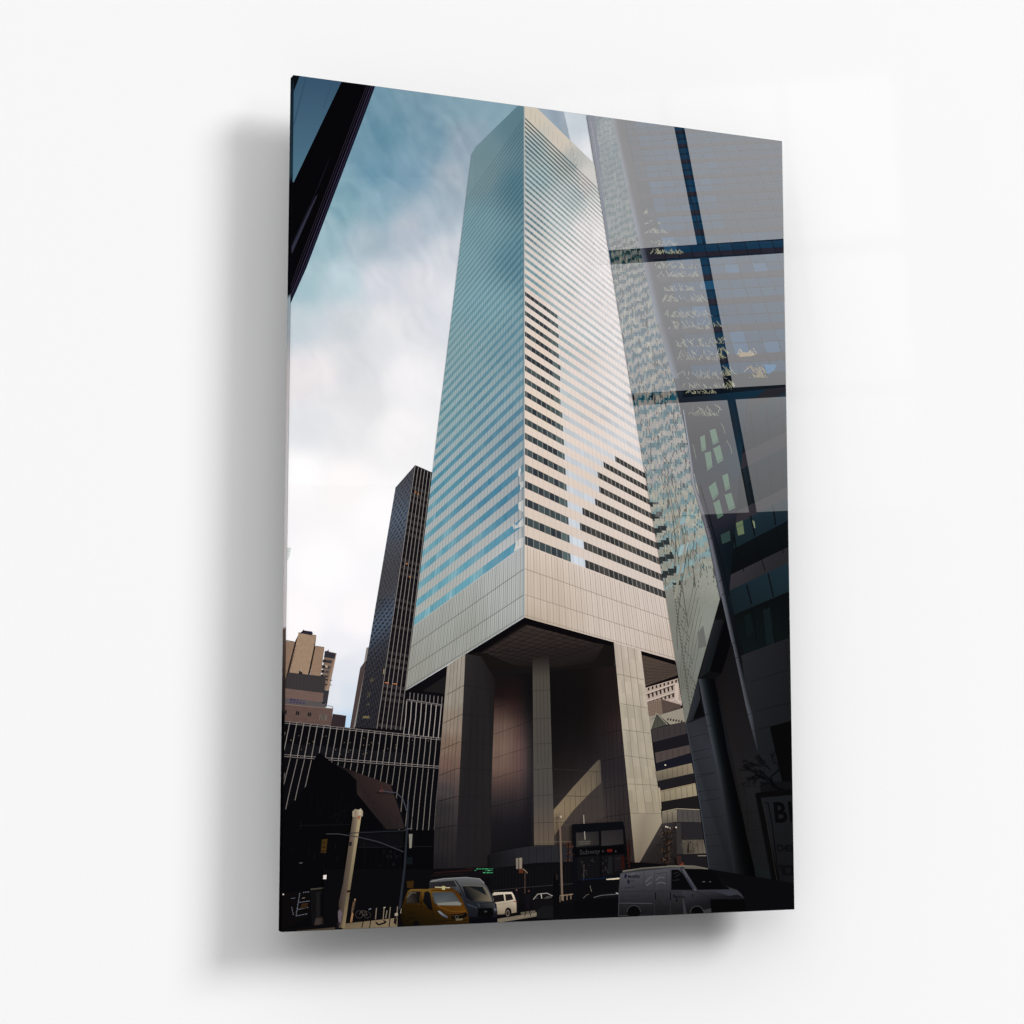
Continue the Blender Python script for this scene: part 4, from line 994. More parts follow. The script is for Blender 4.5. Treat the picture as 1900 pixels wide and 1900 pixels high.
# ================================================================ street
sr_ = art('printed_street', label='printed street level in deep shadow with strips of sunlit pavement')
sr_.poly([(600,1612), (815,1612), (1190,1600), (1300,1610), (1480,1640), (1480,1700), (515,1740), (515,1725), (600,1715)], (7, 6, 8))
sr_.poly(zE(735,1705,1290,1645,1285,1760,735,1775), [(96,84,66), (124,108,86), (120,106,84), (112,98,76)])
sr_.poly(zE(270,1775,660,1740,660,1770,300,1790), (66, 56, 44))
sr_.poly(zF(940,1655,1335,1590,1340,1630,940,1695), (112, 102, 88)); sr_.poly(zF(1170,1590,1335,1565,1335,1590,1180,1615), (88, 80, 70)); sr_.line(zF(940,1610,1010,1605), 1.4, (120, 112, 98)); sr_.line(zF(1150,1640,1340,1605), 1.6, (132, 120, 102))
sr_.lines([zE(945,1680,930,1745), zE(1020,1665,1008,1750), zE(1215,1650,1205,1735), zE(1280,1650,1272,1720)], 1.8, (16, 14, 14))
sr_.build()
# podium around the core
pd = art('printed_plaza_wall', label='printed low curved cladding wall below the tower core')
pd.poly([zF(860,1000), zF(1100,950), zF(1310,920), zF(1700,915), zF(1700,1080), zF(1330,1090), zF(860,1150)], [(18,17,20), (34,34,38), (40,39,42), (38,37,40), (34,33,36), (38,37,41), (16,15,18)])
pd.lines([zF(950 + i * 76, 985 - (i * 14 if i < 5 else 66), 952 + i * 76, 1130) for i in range(10)], .7, (20, 20, 23))
pd.line(zF(1090,950,1310,916,1700,912), 1, (24, 20, 20)); pd.line(zF(1310,880,1700,878), 1.3, (100, 90, 74)); 
pd.poly(zF(860,1150,1330,1090,1700,1080,1700,1500,860,1500), (10, 9, 12))
pd.lines([zF(900 + i * 33, 1150 - i * 2, 900 + i * 33, 1330) for i in range(24)], .7, (21, 20, 24)); pd.line(zF(890,1370,1200,1340,1700,1300), 1.0, (48, 46, 46))
pd.poly(zF(390,1165,640,1150,850,1130,900,1140,900,1240,240,1235), (13, 11, 14))
pd.line(zF(300,1190,690,1165), 1.6, (44, 20, 20)); pd.line(zF(280,1215,600,1195), 1.2, (30, 18, 18))
for r_, (x0, x1, yy) in enumerate(((730,890,1152), (815,890,1168), (795,888,1190))):
    x = x0
    while x < x1:
        w_ = random.uniform(5, 16); pd.poly(zF(x, yy - 4, x + w_, yy - 5, x + w_, yy + 4, x, yy + 5), random.choice([(58, 150, 96), (90, 190, 130), (44, 110, 76)])); x += w_ + random.uniform(2, 6)
pd.line(zF(708,1168,725,1166), 1.2, (60, 150, 100)); pd.line(zF(620,1150,690,1148), 1.2, (46, 18, 18))
pd.build()

# ---- small street things
tp = art('printed_street_post', label='printed pale square post leaning with a carved top')
tp.poly(zE(840,620,925,615,805,1400,755,1745,690,1745,700,1480,740,1300), [(92,80,70), (150,134,110), (96,84,68), (112,98,76), (60,50,46), (60,50,46), (66,58,54)])
tp.poly(zE(893,625,925,620,808,1400,760,1745,725,1745,778,1400), [(160,144,114), (166,150,118), (104,92,72), (128,112,84), (120,104,78), (104,92,72)])
tp.poly(zE(835,575,860,550,905,555,918,540,942,570,940,622,835,628), (148, 134, 114)); tp.poly(zE(893,560,925,548,930,612,900,610), (176, 162, 142))
tp.line(zE(862,560,866,622), 1, (96, 84, 74)); tp.poly(zE(890,620,915,620,908,655,892,650), (150, 92, 64))
tp.line(zE(780,1380,815,1375), 4, (40, 20, 18)); tp.poly(zE(805,880,830,880,826,920,800,920), (26, 24, 26))
tp.build()
sg = art('printed_signal_mast', label='printed traffic signal mast with curved lamp arm')
sg.line(zE(1400,480,1385,760,1360,1150,1310,1560), 3.2, (36, 38, 46), w2=4.4)
sg.line(zE(1400,450,1385,580,1345,450,1280,385,1190,375,1140,368), 1.5, (66, 70, 80)); sg.poly(zE(1095,360,1150,352,1160,376,1110,380), (74, 54, 54)); sg.line(zE(1128,325,1132,365), 1.2, (96, 40, 40))
sg.line(zE(570,800,700,800,900,832,1100,880,1350,980), 1.8, (52, 52, 58)); sg.line(zE(800,792,1380,765), 1.6, (34, 36, 42))
sg.poly(zE(1405,800,1440,800,1432,940,1408,945), (126, 122, 112)); sg.line(zE(1385,750,1440,742), 1.6, (80, 82, 88))
sig = Art('signal_head', None, 'small ochre signal head')
sig.poly(zE(530,855,585,850,570,990,518,990), (60, 42, 16)); sig.lines([zE(540,890,560,885), zE(535,935,558,930), zE(530,975,555,970)], 2.5, (24, 18, 10))
walk = Art('crossing_light', None, 'small white crossing light'); walk.poly(zE(543,1215,576,1212,572,1255,540,1255), (226, 218, 212))
sg.build(); sig.parent = sg.ob; sig.build(); walk.parent = sg.ob; walk.build()
bo = art('printed_bollards', label='printed row of pale bollards beside a parked bicycle')
bo.lines([zE(1078,1545,1068,1660), zE(1155,1540,1145,1660), zE(1185,1570,1170,1650), zE(1218,1535,1205,1650), zE(1290,1530,1282,1640)], 1.8, (116, 104, 90))
bo.line(zE(1150,1545,1168,1538), 2, (170, 160, 140)); bo.poly(zE(1262,1600,1290,1590,1296,1620,1260,1625), (156, 144, 130)); bo.line(zE(1332,1555,1325,1600), 2.4, (186, 176, 160))
bo.build()
bi = art('printed_bicycle', label='printed bicycle parked near the post')
def _dummy(): pass
def ring(a, c, r, w, col, n=14): a.line([(c[0] + r * math.cos(t * 2 * math.pi / n), c[1] + r * math.sin(t * 2 * math.pi / n)) for t in range(n + 1)], w, col)
ring(bi, zE(905,1610), 7, .8, (58, 54, 52)); ring(bi, zE(985,1615), 6, .8, (56, 52, 50)); bi.line(zE(905,1610,925,1575,965,1575,985,1615,940,1620,925,1575), .8, (82, 74, 68)); bi.line(zE(1000,1560,1025,1552), 1.6, (110, 120, 136))
bi.build()
sc = art('printed_scooter', label='printed black scooter lying on the sunlit pavement')
sc.line(zE(1070,1690,1100,1715,1160,1695,1175,1680), 3, (14, 12, 12)); sc.line(zE(1150,1665,1168,1700), 2, (14, 12, 12)); sc.poly(zE(1255,1650,1282,1648,1276,1700,1250,1705), (20, 16, 14)); sc.build()

def disc(a, c, rx, ry, col, n=14): a.poly([(c[0] + rx * math.cos(t * 2 * math.pi / n), c[1] + ry * math.sin(t * 2 * math.pi / n)) for t in range(n)], col)
def person(label, pts_body, col, head, hc, legs, lc):
    p = art('printed_person', label=label)
    p.poly(pts_body, col)
    for L_ in legs: p.line(L_, 2.0, lc, w2=1.4)
    x, y_ = head; p.poly([(x + 1.7 * math.cos(t), y_ + 2.1 * math.sin(t)) for t in [k * math.pi / 4 for k in range(8)]], hc)
    p.build()
person('printed person in a pale jacket beside the post', zE(690,1580,712,1560,735,1600,722,1640,720,1690,700,1690,690,1640), (96, 84, 92), zE(703,1545), (40, 30, 30), [zE(690,1680,672,1750), zE(705,1690,690,1750)], (20, 18, 24))
person('printed person in light trousers with one arm raised', zE(838,1490,862,1460,866,1480,850,1560,835,1600,822,1590), (84, 66, 50), zE(862,1462), (140, 110, 90), [zE(835,1590,815,1690), zE(840,1600,828,1690)], (150, 112, 80))
person('printed dark-clothed person walking behind the white car', zF(1215,1410,1255,1395,1275,1430,1262,1540,1225,1540), (15, 13, 18), zF(1255,1375), (86, 52, 46), [zF(1235,1535,1215,1630), zF(1255,1535,1272,1625)], (18, 16, 20))
person('printed dark-clothed person standing on the crossing', zF(1120,1390,1142,1380,1160,1430,1150,1520,1128,1520), (16, 14, 18), zF(1132,1365), (92, 66, 60), [zF(1135,1515,1150,1620), zF(1145,1515,1150,1620)], (16, 14, 18))

# ---- vehicles
sv = art('printed_grey_van', label='printed dark grey high roofed van behind the taxi')
sv.poly(zF(255,1290,275,1262,400,1245,620,1235,760,1250,800,1290,840,1340,895,1450,925,1540,940,1620,935,1695,640,1700,560,1400,250,1350), [(50, 50, 55), (87, 87, 89), (83, 86, 89), (95, 98, 104), (102, 102, 102), (87, 87, 87), (64, 64, 67), (55, 55, 59), (37, 40, 46), (19, 20, 23), (6, 6, 9), (12, 12, 16), (36, 40, 47), (32, 32, 36)])
sv.line(zF(262,1280,400,1250,620,1238,760,1252,805,1295), 1.6, (128, 128, 126))
sv.line(zF(515,1265,560,1330,610,1440,640,1500), 2, (25, 27, 32)); sv.poly(zF(262,1290,500,1268,530,1330,262,1345), (36, 34, 37))
w1 = Art('windscreen', None); w1.poly(zF(585,1325,800,1328,830,1350,885,1480,680,1475,625,1440), [(16, 18, 23), (13, 13, 16), (82, 77, 65), (117, 105, 87), (12, 13, 19), (10, 12, 18)])
w1.line(zF(800,1335,840,1380,882,1480), 1.8, (117, 110, 95)); w1.poly(zF(650,1330,790,1330,830,1420,760,1380), (19, 23, 28)); w1.line(zF(590,1322,700,1322,800,1330), 1.2, (101, 95, 83))
w2 = Art('grille', None); w2.poly(zF(745,1550,890,1545,900,1620,870,1640,740,1635), (4, 4, 5)); w2.poly(zF(805,1575,835,1573,832,1588,808,1590), (55, 56, 59)); w2.poly(zF(640,1640,935,1640,935,1695,640,1700), (5, 5, 9)); w2.line(zF(640,1510,735,1545), 1.6, (58, 64, 77))
sv.line(zF(620,1480,760,1500,900,1490), 1.2, (27, 28, 34))
sv.lines([zF(745,1500,760,1535), zF(905,1500,915,1540)], 1.2, (69, 73, 85)); sv.poly(zF(905,1545,930,1550,928,1580,908,1570), (85, 87, 96)); sv.line(zF(300,1350,520,1345), .8, (29, 29, 34)); sv.poly(zF(540,1390,572,1400,575,1440,548,1430), (11, 11, 13))
sv.build()
for q_ in (w1, w2): q_.parent = sv.ob; q_.build()
tx = art('printed_taxi', label='printed yellow taxi cab at the kerb')
tx.poly(zF(0,1460,35,1370,70,1355,240,1355,270,1345,480,1340,560,1400,600,1500,640,1580,655,1700,300,1725,0,1735,-40,1640,-25,1540), [(44, 28, 4), (65, 44, 11), (102, 80, 40), (102, 75, 29), (80, 49, 11), (65, 38, 9), (57, 34, 7), (80, 48, 11), (65, 40, 9), (35, 23, 4), (31, 20, 3), (20, 12, 3), (18, 12, 3), (34, 23, 4)])
tx.poly(zF(320,1520,580,1515,628,1580,560,1620,420,1600), [(74, 44, 9), (86, 54, 14), (91, 57, 17), (69, 43, 10), (62, 37, 7)]); tx.line(zF(330,1525,480,1580,620,1580), 1.2, (102, 68, 23))
tx.poly(zF(0,1560,300,1620,440,1660,640,1640,650,1700,0,1735), [(32, 21, 4), (40, 26, 6), (38, 25, 4), (57, 35, 9), (40, 26, 6), (14, 10, 2)])
tx.lines([zF(30,1600,110,1590), zF(40,1640,120,1650), zF(20,1680,100,1640)], 1.2, (12, 9, 3))
g1 = Art('window', None); g1.poly(zF(22,1470,50,1385,90,1378,165,1380,150,1495,20,1500), [(55, 49, 44), (71, 66, 60), (27, 23, 22), (14, 12, 12), (12, 11, 11), (36, 33, 29)])
g1.poly(zF(190,1480,205,1385,240,1375,262,1400,285,1560,280,1570,250,1560), [(9, 9, 11), (12, 12, 16), (23, 25, 31), (16, 16, 20), (7, 7, 9), (5, 5, 7), (5, 5, 7)])
g1.poly(zF(282,1390,470,1385,500,1390,560,1480,545,1520,340,1515,300,1490), [(55, 64, 71), (60, 68, 73), (47, 51, 55), (69, 71, 71), (101, 103, 99), (88, 90, 90), (53, 60, 66)])
g1.poly(zF(330,1495,540,1480,580,1500,570,1520,340,1518), (117, 119, 114)); g1.line(zF(275,1370,480,1362), 2.2, (64, 40, 11))
g2 = Art('roof_sign', None, 'small lit roof sign'); g2.line(zF(310,1335,460,1342), 1.6, (189, 180, 147)); g2.poly(zF(380,1325,412,1325,412,1362,380,1362), (174, 165, 119)); tx.poly(zF(25,1275,95,1272,95,1300,90,1345,30,1345), (51, 34, 10))
g3 = Art('headlight', None); g3.poly(zF(335,1575,360,1575,440,1635,435,1650,380,1625), [(138, 139, 147), (110, 114, 121), (88, 92, 106), (55, 57, 64), (64, 68, 77)])
g4 = Art('grille', None); g4.poly(zF(470,1610,560,1605,620,1590,640,1620,600,1650,480,1660), (8, 7, 7)); ring(g4, zF(528,1635), 3, 1, (79, 77, 71)); g4.lines([zF(480,1625,505,1622), zF(550,1620,600,1612)], 1, (73, 51, 14))
tx.lines([zF(170,1380,172,1500,165,1690), zF(285,1560,300,1690), zF(5,1525,180,1530,290,1575)], .8, (26, 17, 5)); tx.line(zF(300,1680,640,1665), 1.4, (16, 11, 5)); tx.poly(zF(520,1655,590,1650,590,1668,520,1674), (92, 84, 62)); tx.lines([zF(60,1395,120,1392), zF(30,1440,70,1400)], 1, (104, 96, 88)); disc(tx, zF(120,1700), 6, 5, (7,6,6)); tx.poly(zF(150,1480,180,1478,184,1500,155,1502), (34,22,8))
tx.build()
for q_ in (g1, g2, g3, g4): q_.parent = tx.ob; q_.build()
wc = art('printed_white_car', label='printed sunlit white people carrier beyond the vans')
wc.poly(zF(888,1405,905,1388,1085,1384,1108,1420,1130,1490,1132,1590,1080,1600,1010,1600,940,1610,930,1510,900,1470), [(150,140,124), (196,184,164), (214,202,182), (206,192,170), (170,154,132), (132,118,98), (120,106,88), (140,126,106), (120,108,92), (170,156,134), (180,166,144)])
wn = Art('window', None); wn.poly(zF(892,1420,1000,1408,1010,1475,905,1490), (22, 18, 20)); wn.poly(zF(1015,1407,1080,1405,1100,1460,1025,1475), (28, 22, 22))
wh = Art('wheel', None)
disc(wh, zF(1048,1590), 6.2, 9.2, (12, 10, 10)); disc(wh, zF(1042,1598), 3.6, 6.2, (104, 94, 84)); disc(wh, zF(1042,1598), 2.2, 4.2, (40, 34, 32)); wh.line(zF(930,1640,980,1632), 2.2, (8, 8, 8)); wh.line(zF(935,1510,1020,1500,1108,1480), .8, (140,126,106))
wh.line(zF(1100,1480,1132,1482), 1.6, (120, 60, 50))
wc.build()
for q_ in (wn, wh): q_.parent = wc.ob; q_.build()
cr = art('printed_dark_car', label='printed dark saloon car with glinting roofline behind the crossing')
cr.poly(zF(1280,1470,1340,1405,1440,1395,1500,1425,1500,1600,1340,1600,1285,1540), (13, 11, 13)); cr.line(zF(1300,1460,1345,1405,1440,1397,1495,1425), 1.5, (150, 144, 138)); cr.line(zF(1378,1400,1385,1450), 1.8, (176, 166, 152)); cr.line(zF(1310,1450,1350,1442), 1, (70, 66, 66)); cr.poly(zF(1440,1425,1490,1428,1480,1445,1400,1455), (70, 66, 64))
cr.build()
c2 = art('printed_parked_car', label='printed parked car outline seen past the subway entrance')
c2.poly(zG(640,1700,730,1610,850,1580,930,1640,930,1720,640,1740), (12, 12, 14)); c2.line(zG(725,1625,760,1590,850,1585,900,1620,935,1640), 1.8, (170, 166, 160)); c2.line(zG(850,1570,862,1610), 1.5, (190, 184, 174)); c2.line(zG(640,1680,730,1655,930,1640), 1.2, (92, 92, 94)); c2.poly(zG(740,1630,850,1600,870,1640,760,1650), (30, 30, 32))
c2.build()
# lamp post, signs
lpst = art('printed_lamp_post', label='printed slim pale lamp post in front of the core')
lpst.line([zF(1562,650), zF(1572,760), zF(1582,1100), zF(1592,1470)], 3.2, (108, 92, 80), w2=3.8); lpst.line(zF(1560,580,1562,660), 1.8, (110, 98, 84)); lpst.line(zF(1530,635,1600,635), 1.3, (96, 86, 74)); lpst.poly(zF(1572,615,1588,615,1588,640,1570,640), (176, 160, 140)); disc(lpst, zF(1540,632), 1.6, 1.6, (80,70,60))
lpst.build()
sn = art('printed_street_sign', label='printed pair of pale upright signs on a thin pole')
sn.line(zF(1217,1180,1215,1400), 1.8, (66, 52, 44)); sn.poly(zF(1125,1045,1152,1043,1150,1155,1127,1152), (122, 112, 100)); sn.poly(zF(1158,1040,1188,1040,1186,1150,1160,1152), (134, 122, 108)); sn.poly(zF(1155,1155,1200,1150,1200,1195,1155,1195), (82, 42, 26)); sn.line(zF(1195,1150,1215,1165,1242,1195), 1.6, (130, 110, 88))
sn.build()
rl = art('printed_railing', label='printed sunlit railing posts at the foot of the lamp post')
rl.lines([zG(245,1670,245,1735), zG(285,1660,285,1720), zG(330,1650,330,1710), zG(375,1645,375,1700)], 1.8, (122, 104, 86)); rl.line(zG(245,1660,400,1640), 1.8, (132, 112, 92)); rl.build()
dp = art('printed_street_bin', label='printed dark post and bin beside the lamp post')
dp.poly(zF(1500,1500,1500,1240,1530,1200,1560,1260,1570,1600,1480,1620), (6, 5, 7)); dp.line(zF(1535,1205,1540,1260), 1.4, (52, 42, 38)); dp.poly(zF(1340,1560,1420,1520,1500,1530,1500,1650,1330,1650), (20, 20, 22)); dp.build()
# ---- subway entrance
sb = art('printed_subway_entrance', label='printed dark steel subway entrance frame')
FR = (8, 9, 14)
sb.poly(zG(430,880,1000,830,1020,1400,440,1480), (14, 13, 15))
sb.poly(zG(430,920,700,905,705,1060,430,1085), [(46,44,46), (34,31,33), (40,36,36), (58,54,50)]); sb.poly(zG(725,900,990,880,995,1050,735,1075), [(40,37,39), (34,31,34), (40,37,38), (50,46,46)])
sb.poly(zG(465,1060,475,1010,605,1010,600,1055), (62, 58, 54)); sb.lines([zG(460,1030,610,1018), zG(470,1055,600,1045)], .9, (92, 88, 80)); sb.line(zG(525,710,530,800,535,900,542,1000), 1.6, (150, 144, 130)); 
for (x0, x1, y0, y1) in ((450,700,1215,1300), (520,560,1300,1420), (740,800,1200,1380)):
    for _ in range(7): 
        xx, yy = random.uniform(x0, x1), random.uniform(y0, y1); sb.line(zG(xx, yy, xx + random.uniform(-30, 30), yy + random.uniform(10, 50)), .8, (52, 48, 46))
sb.line(zG(530,1290,525,1500,545,1640), 1.2, (66, 60, 56))
sb.poly(zG(810,1200,860,1195,860,1400,815,1400), (24, 26, 28)); sb.poly(zG(885,1190,985,1185,990,1330,890,1380), (22, 20, 22)); sb.line(zG(905,1230,955,1220), 1, (44, 44, 46))
sb.poly(zG(385,820,990,785,1000,835,1010,880,430,910,400,900), FR); sb.poly(zG(385,820,430,820,460,1680,410,1740), FR); sb.poly(zG(990,785,1010,900,1060,1400,1020,1420,985,880), (7, 7, 9)); sb.poly(zG(705,880,730,880,745,1480,715,1480), (7, 7, 10))
sb.poly(zG(960,1190,1000,1185,1010,1340,970,1350), (40, 14, 12)); sb.poly(zG(1035,1080,1058,1070,1070,1320,1055,1330), (58, 22, 17))
sb.line(zG(500,1470,950,1440), 2.2, (12, 24, 44)); sb.line(zG(792,1470,950,1455), 2.6, (212, 196, 168)); sb.poly(zG(440,1480,930,1470,930,1620,700,1650,440,1700), (8, 8, 11)); sb.line(zG(600,1540,618,1610), 1.2, (96, 90, 82)); sb.line(zG(520,1690,560,1650,590,1640), 1, (90, 84, 78))
sb.poly(zG(430,1720,930,1680,930,1870,430,1880), (5, 5, 7))
ss = Art('name_board', None, 'black board reading Subway')
ss.poly(zG(400,1105,1000,1060,1015,1165,410,1205), (3, 3, 5))
ss.text('Subway', zG(475,1178), (12.6, -.9), (0.2, -12.8), (50, 49, 52), bold=.0)
for x_, cc in ((752, (58,56,60)), (902, (58,56,60))): ss.line(zG(x_, 1125, x_, 1150), 1.3, cc); ss.line(zG(x_ - 9, 1140, x_ + 9, 1138), 1.0, cc)
disc(ss, zG(816,1130), 2.7, 2.9, (92, 22, 16)); disc(ss, zG(845,1128), 2.7, 2.9, (92, 22, 16))
ss.text('4', zG(810,1138), (3.6, 0), (0, -3.6), (8, 6, 6)); ss.text('6', zG(839,1136), (3.6, 0), (0, -3.6), (8, 6, 6))
sb.build(); ss.parent = sb.ob; ss.build()
# ---- shrubs / twiggy trees
def shrub(name, label, xa, ya, xb, yb, n, cols_):
    t_ = art(name, label=label)
    for _ in range(n):
        u = random.gauss(0, .33); v = random.random()
        cx_, cy_ = (xa + xb) / 2 + u * (xb - xa) * .55 * (1 - .2 * v), ya + (yb - ya) * v
        an = random.uniform(-2.6, -.5); L_ = random.uniform(2, 6)
        t_.line([(cx_, cy_), (cx_ + L_ * math.cos(an), cy_ + L_ * math.sin(an) * .7), (cx_ + L_ * 1.6 * math.cos(an + .3), cy_ + L_ * 1.3 * math.sin(an) * .6)], random.uniform(.5, 1.1), random.choice(cols_))
    t_.line([((xa + xb) / 2, yb), ((xa + xb) / 2 + 1, ya + 6)], 1.8, (24, 16, 14)); t_.build()
a = zG(1370,870); b = zG(1630,1290)
shrub('printed_street_tree', 'printed twiggy brown tree beside the right pier', a[0], a[1], b[0], b[1], 150, [(56,40,32), (38,28,24), (74,54,40), (16,13,13), (92,70,52)])
a = zG(1600,1010); b = zG(1900,1160)
shrub('printed_street_tree', 'printed pale twigs in front of the lower parapet', a[0], a[1], b[0], b[1], 34, [(86,78,62), (120,108,86), (50,44,38)])
a = zF(1600,850); b = zF(1700,1080)
shrub('printed_street_tree', 'printed reddish twigs left of the subway frame', a[0], a[1], b[0], b[1], 40, [(70,44,34), (96,58,42), (40,28,24)])
a = zG(1010,1010); b = zG(1110,1300)
shrub('printed_street_tree', 'printed rust red twigs right of the subway frame', a[0], a[1], b[0], b[1], 50, [(66,28,20), (44,24,20), (26,18,17)])

# ---- the white cargo van
vn = art('printed_cargo_van', label='printed white cargo van lettered Mobility in the foreground')
BODY = zG(950,1430,985,1370,1150,1345,1400,1310,1700,1300) + zH(620,1315,740,1345,850,1430,960,1560,1060,1590,1110,1635,1150,1700,1170,1830,740,1870,500,1880) + zG(1350,1900,930,1900,935,1600)
BC_ = [(76, 76, 82), (84, 84, 87), (76, 75, 76), (76, 75, 75), (95, 90, 80), (95, 90, 80), (55, 52, 54), (36, 36, 39), (55, 55, 61), (55, 55, 61), (13, 13, 16), (9, 9, 9), (19, 19, 22), (29, 29, 31), (34, 33, 34), (43, 43, 45), (67, 67, 71)]
BC_ = BC_[:len(BODY)] + [(55, 55, 57)] * max(0, len(BODY) - len(BC_))
vn.poly(BODY, (51, 51, 54))
vn.grid([zG(955,1400), zG(1660,1320), zG(1700,1890), zG(940,1890)], 20, 16, lambda x, y, s, t: jit(mix((74, 74, 80), (23, 23, 25), min(1, t * 1.1)), 2))
vn.grid([zH(420,1590), zH(960,1580), zH(1160,1700), zH(470,1880)], 8, 6, lambda x, y, s, t: mix((55, 55, 62), (20, 20, 23), min(1, t * 1.2 + .25 * s)))
vn.line(zG(985,1372,1200,1335,1550,1312,1700,1310) + zH(560,1315,720,1345), 3.0, (104, 99, 89)); vn.line(zG(990,1358,1200,1328,1500,1305), 1.2, (11, 11, 10)); vn.poly(zG(1700,1318,1850,1320,1935,1345,1720,1345), (92, 87, 78))
vn.line(zG(945,1745,1330,1750), 1.6, (64, 64, 66)); vn.line(zG(945,1610,1540,1605) + [zH(560,1605)], .8, (36, 36, 40))
vn.lines([zG(1235,1365,1232,1600), zG(1355,1355,1358,1890), zG(1540,1340,1545,1890), zG(1365,1400,1500,1385,1500,1590,1370,1600)], .8, (43, 43, 47))
vn.lines([zG(1250,1500,1300,1450,1330,1440), zG(1370,1480,1420,1440,1480,1450), zG(1380,1520,1440,1500,1490,1520), zG(1050,1420,1130,1395), zG(1260,1540,1320,1500)], 1.6, (90, 90, 95))
vn.lines([zG(1370,1620,1370,1705), zG(1545,1620,1545,1710)], 2.0, (11, 11, 14))
vn.line(zH(420,1590,560,1600,740,1680,1100,1690), 1, (27, 27, 30)); vn.poly(zH(600,1600,780,1600,960,1660,1100,1640,960,1585,680,1580), (52, 52, 60))
vw = Art('window', None); vw.poly(zG(1555,1352,1640,1352,1690,1400,1810,1590,1555,1590), (5, 5, 8)); vw.poly(zG(1710,1342,1910,1345) + zH(760,1350,850,1430,975,1585,600,1590), (4, 4, 7))
vw.line(zG(1690,1342,1840,1600), 2.6, (84, 84, 92)); vw.lines([zG(1580,1400,1640,1380), zG(1600,1440,1660,1400), zG(1570,1480,1650,1470)], 1.1, (36, 36, 39)); vw.lines([zH(655,1495,685,1495), zH(735,1495,755,1495)], 1.4, (82, 80, 76)); vw.line(zH(470,1440,560,1580), 1.6, (29, 39, 62))
vw.poly(zH(835,1430,900,1440,950,1560,930,1580,870,1500), (9, 9, 9))
vg = Art('grille', None); vg.poly(zH(745,1700,1150,1700,1170,1830,760,1860), (3, 3, 4))
vh_ = Art('wheel_arch', None); disc(vh_, zG(1115,1850), 12.5, 12, (4, 4, 4), 20); vh2 = Art('wheel_arch', None); disc(vh2, zH(590,1860), 12, 12, (3, 3, 4), 20); vh_.line([(zG(1115,1850)[0] + 12.5 * math.cos(t), zG(1115,1850)[1] + 12 * math.sin(t)) for t in [math.pi + k * math.pi / 12 for k in range(13)]], 1.2, (56, 56, 60)); vh2.line([(zH(590,1860)[0] + 12.5 * math.cos(t), zH(590,1860)[1] + 12.5 * math.sin(t)) for t in [math.pi + k * math.pi / 12 for k in range(12)]], 1.6, (52, 52, 54))
vt = Art('lettering', None, 'dark Mobility lettering on the side')
vt.text('Mobility', zG(1045,1452), (6.9, -.35), (.4, -8.4), (14, 14, 24), bold=.02); disc(vt, zG(1018,1428), 2.4, 4.2, (22, 22, 40)); disc(vt, zG(1052,1495), 2.4, 4.6, (26, 26, 42)); vt.line(zG(1075,1490,1130,1485), 1.2, (40, 40, 54))
vt.lines([zG(1005,1570,1040,1565), zG(1050,1562,1080,1560), zG(1088,1560,1125,1556)], 2.0, (36, 36, 50)); vt.lines([zG(1000,1640,1230,1632), zG(1000,1690,1120,1686)], 1.0, (46, 46, 56))
vt2 = Art('door_lettering', None, 'small dark Mobility lettering on the door'); vt2.text('Mobility', zG(1598,1688), (5.8, -.1), (.2, -7), (12, 12, 20), bold=.02); disc(vt2, zG(1585,1662), 1.8, 3, (14, 14, 24)); disc(vt2, zG(1620,1712), 1.8, 3, (14, 14, 24)); vt2.line(zH(540,1640,540,1675), 2, (16,16,24)); vt.line(zG(1560,1835,1700,1832), 1.4, (20, 20, 26))
vb = Art('beacon', None, 'small orange object on the roof'); vb.poly(zH(385,1285,395,1268,430,1268,436,1300,385,1302), (112, 46, 28)); vb.poly(zH(345,1190,400,1190,415,1290,360,1290), (50, 32, 30))
vn.build()
for q_ in (vw, vg, vh_, vh2, vt, vt2, vb): q_.parent = vn.ob; q_.build()

# ================================================================ acrylic sheet with coloured edge
TOPLEVEL = stack_layers()
me = box_mesh('acrylic_sheet', px0 - .0003, px1 + .0003, -GAP - THK + .0004, -GAP, pz0 - .0003, pz1 + .0003)
acr = mat('acrylic_back', (0.05, 0.055, 0.06), rough=.08)
me.materials.append(acr)
ob = bpy.data.objects.new('acrylic_sheet', me); C.objects.link(ob); ob.parent = print_root; ob.matrix_parent_inverse = PRINT_INV
# left polished edge: refraction of the print, painted in as vertex colours
ed = bpy.data.meshes.new('polished_edge'); v = []; f = []; cols_e = []
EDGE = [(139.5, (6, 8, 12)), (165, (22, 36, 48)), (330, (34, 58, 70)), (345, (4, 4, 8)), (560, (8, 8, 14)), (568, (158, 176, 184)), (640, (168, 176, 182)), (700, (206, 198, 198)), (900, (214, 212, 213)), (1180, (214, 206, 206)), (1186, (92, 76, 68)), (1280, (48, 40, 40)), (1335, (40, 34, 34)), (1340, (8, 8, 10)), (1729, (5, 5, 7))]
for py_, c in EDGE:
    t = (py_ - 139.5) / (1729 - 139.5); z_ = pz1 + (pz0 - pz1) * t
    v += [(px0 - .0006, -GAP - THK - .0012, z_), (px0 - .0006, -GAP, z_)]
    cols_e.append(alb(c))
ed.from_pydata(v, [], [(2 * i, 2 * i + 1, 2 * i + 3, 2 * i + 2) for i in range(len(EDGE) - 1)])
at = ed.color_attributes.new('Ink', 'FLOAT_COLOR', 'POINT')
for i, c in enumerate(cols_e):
    at.data[2 * i].color = (*c, 1); at.data[2 * i + 1].color = (c[0] * .8, c[1] * .8, c[2] * .8, 1)
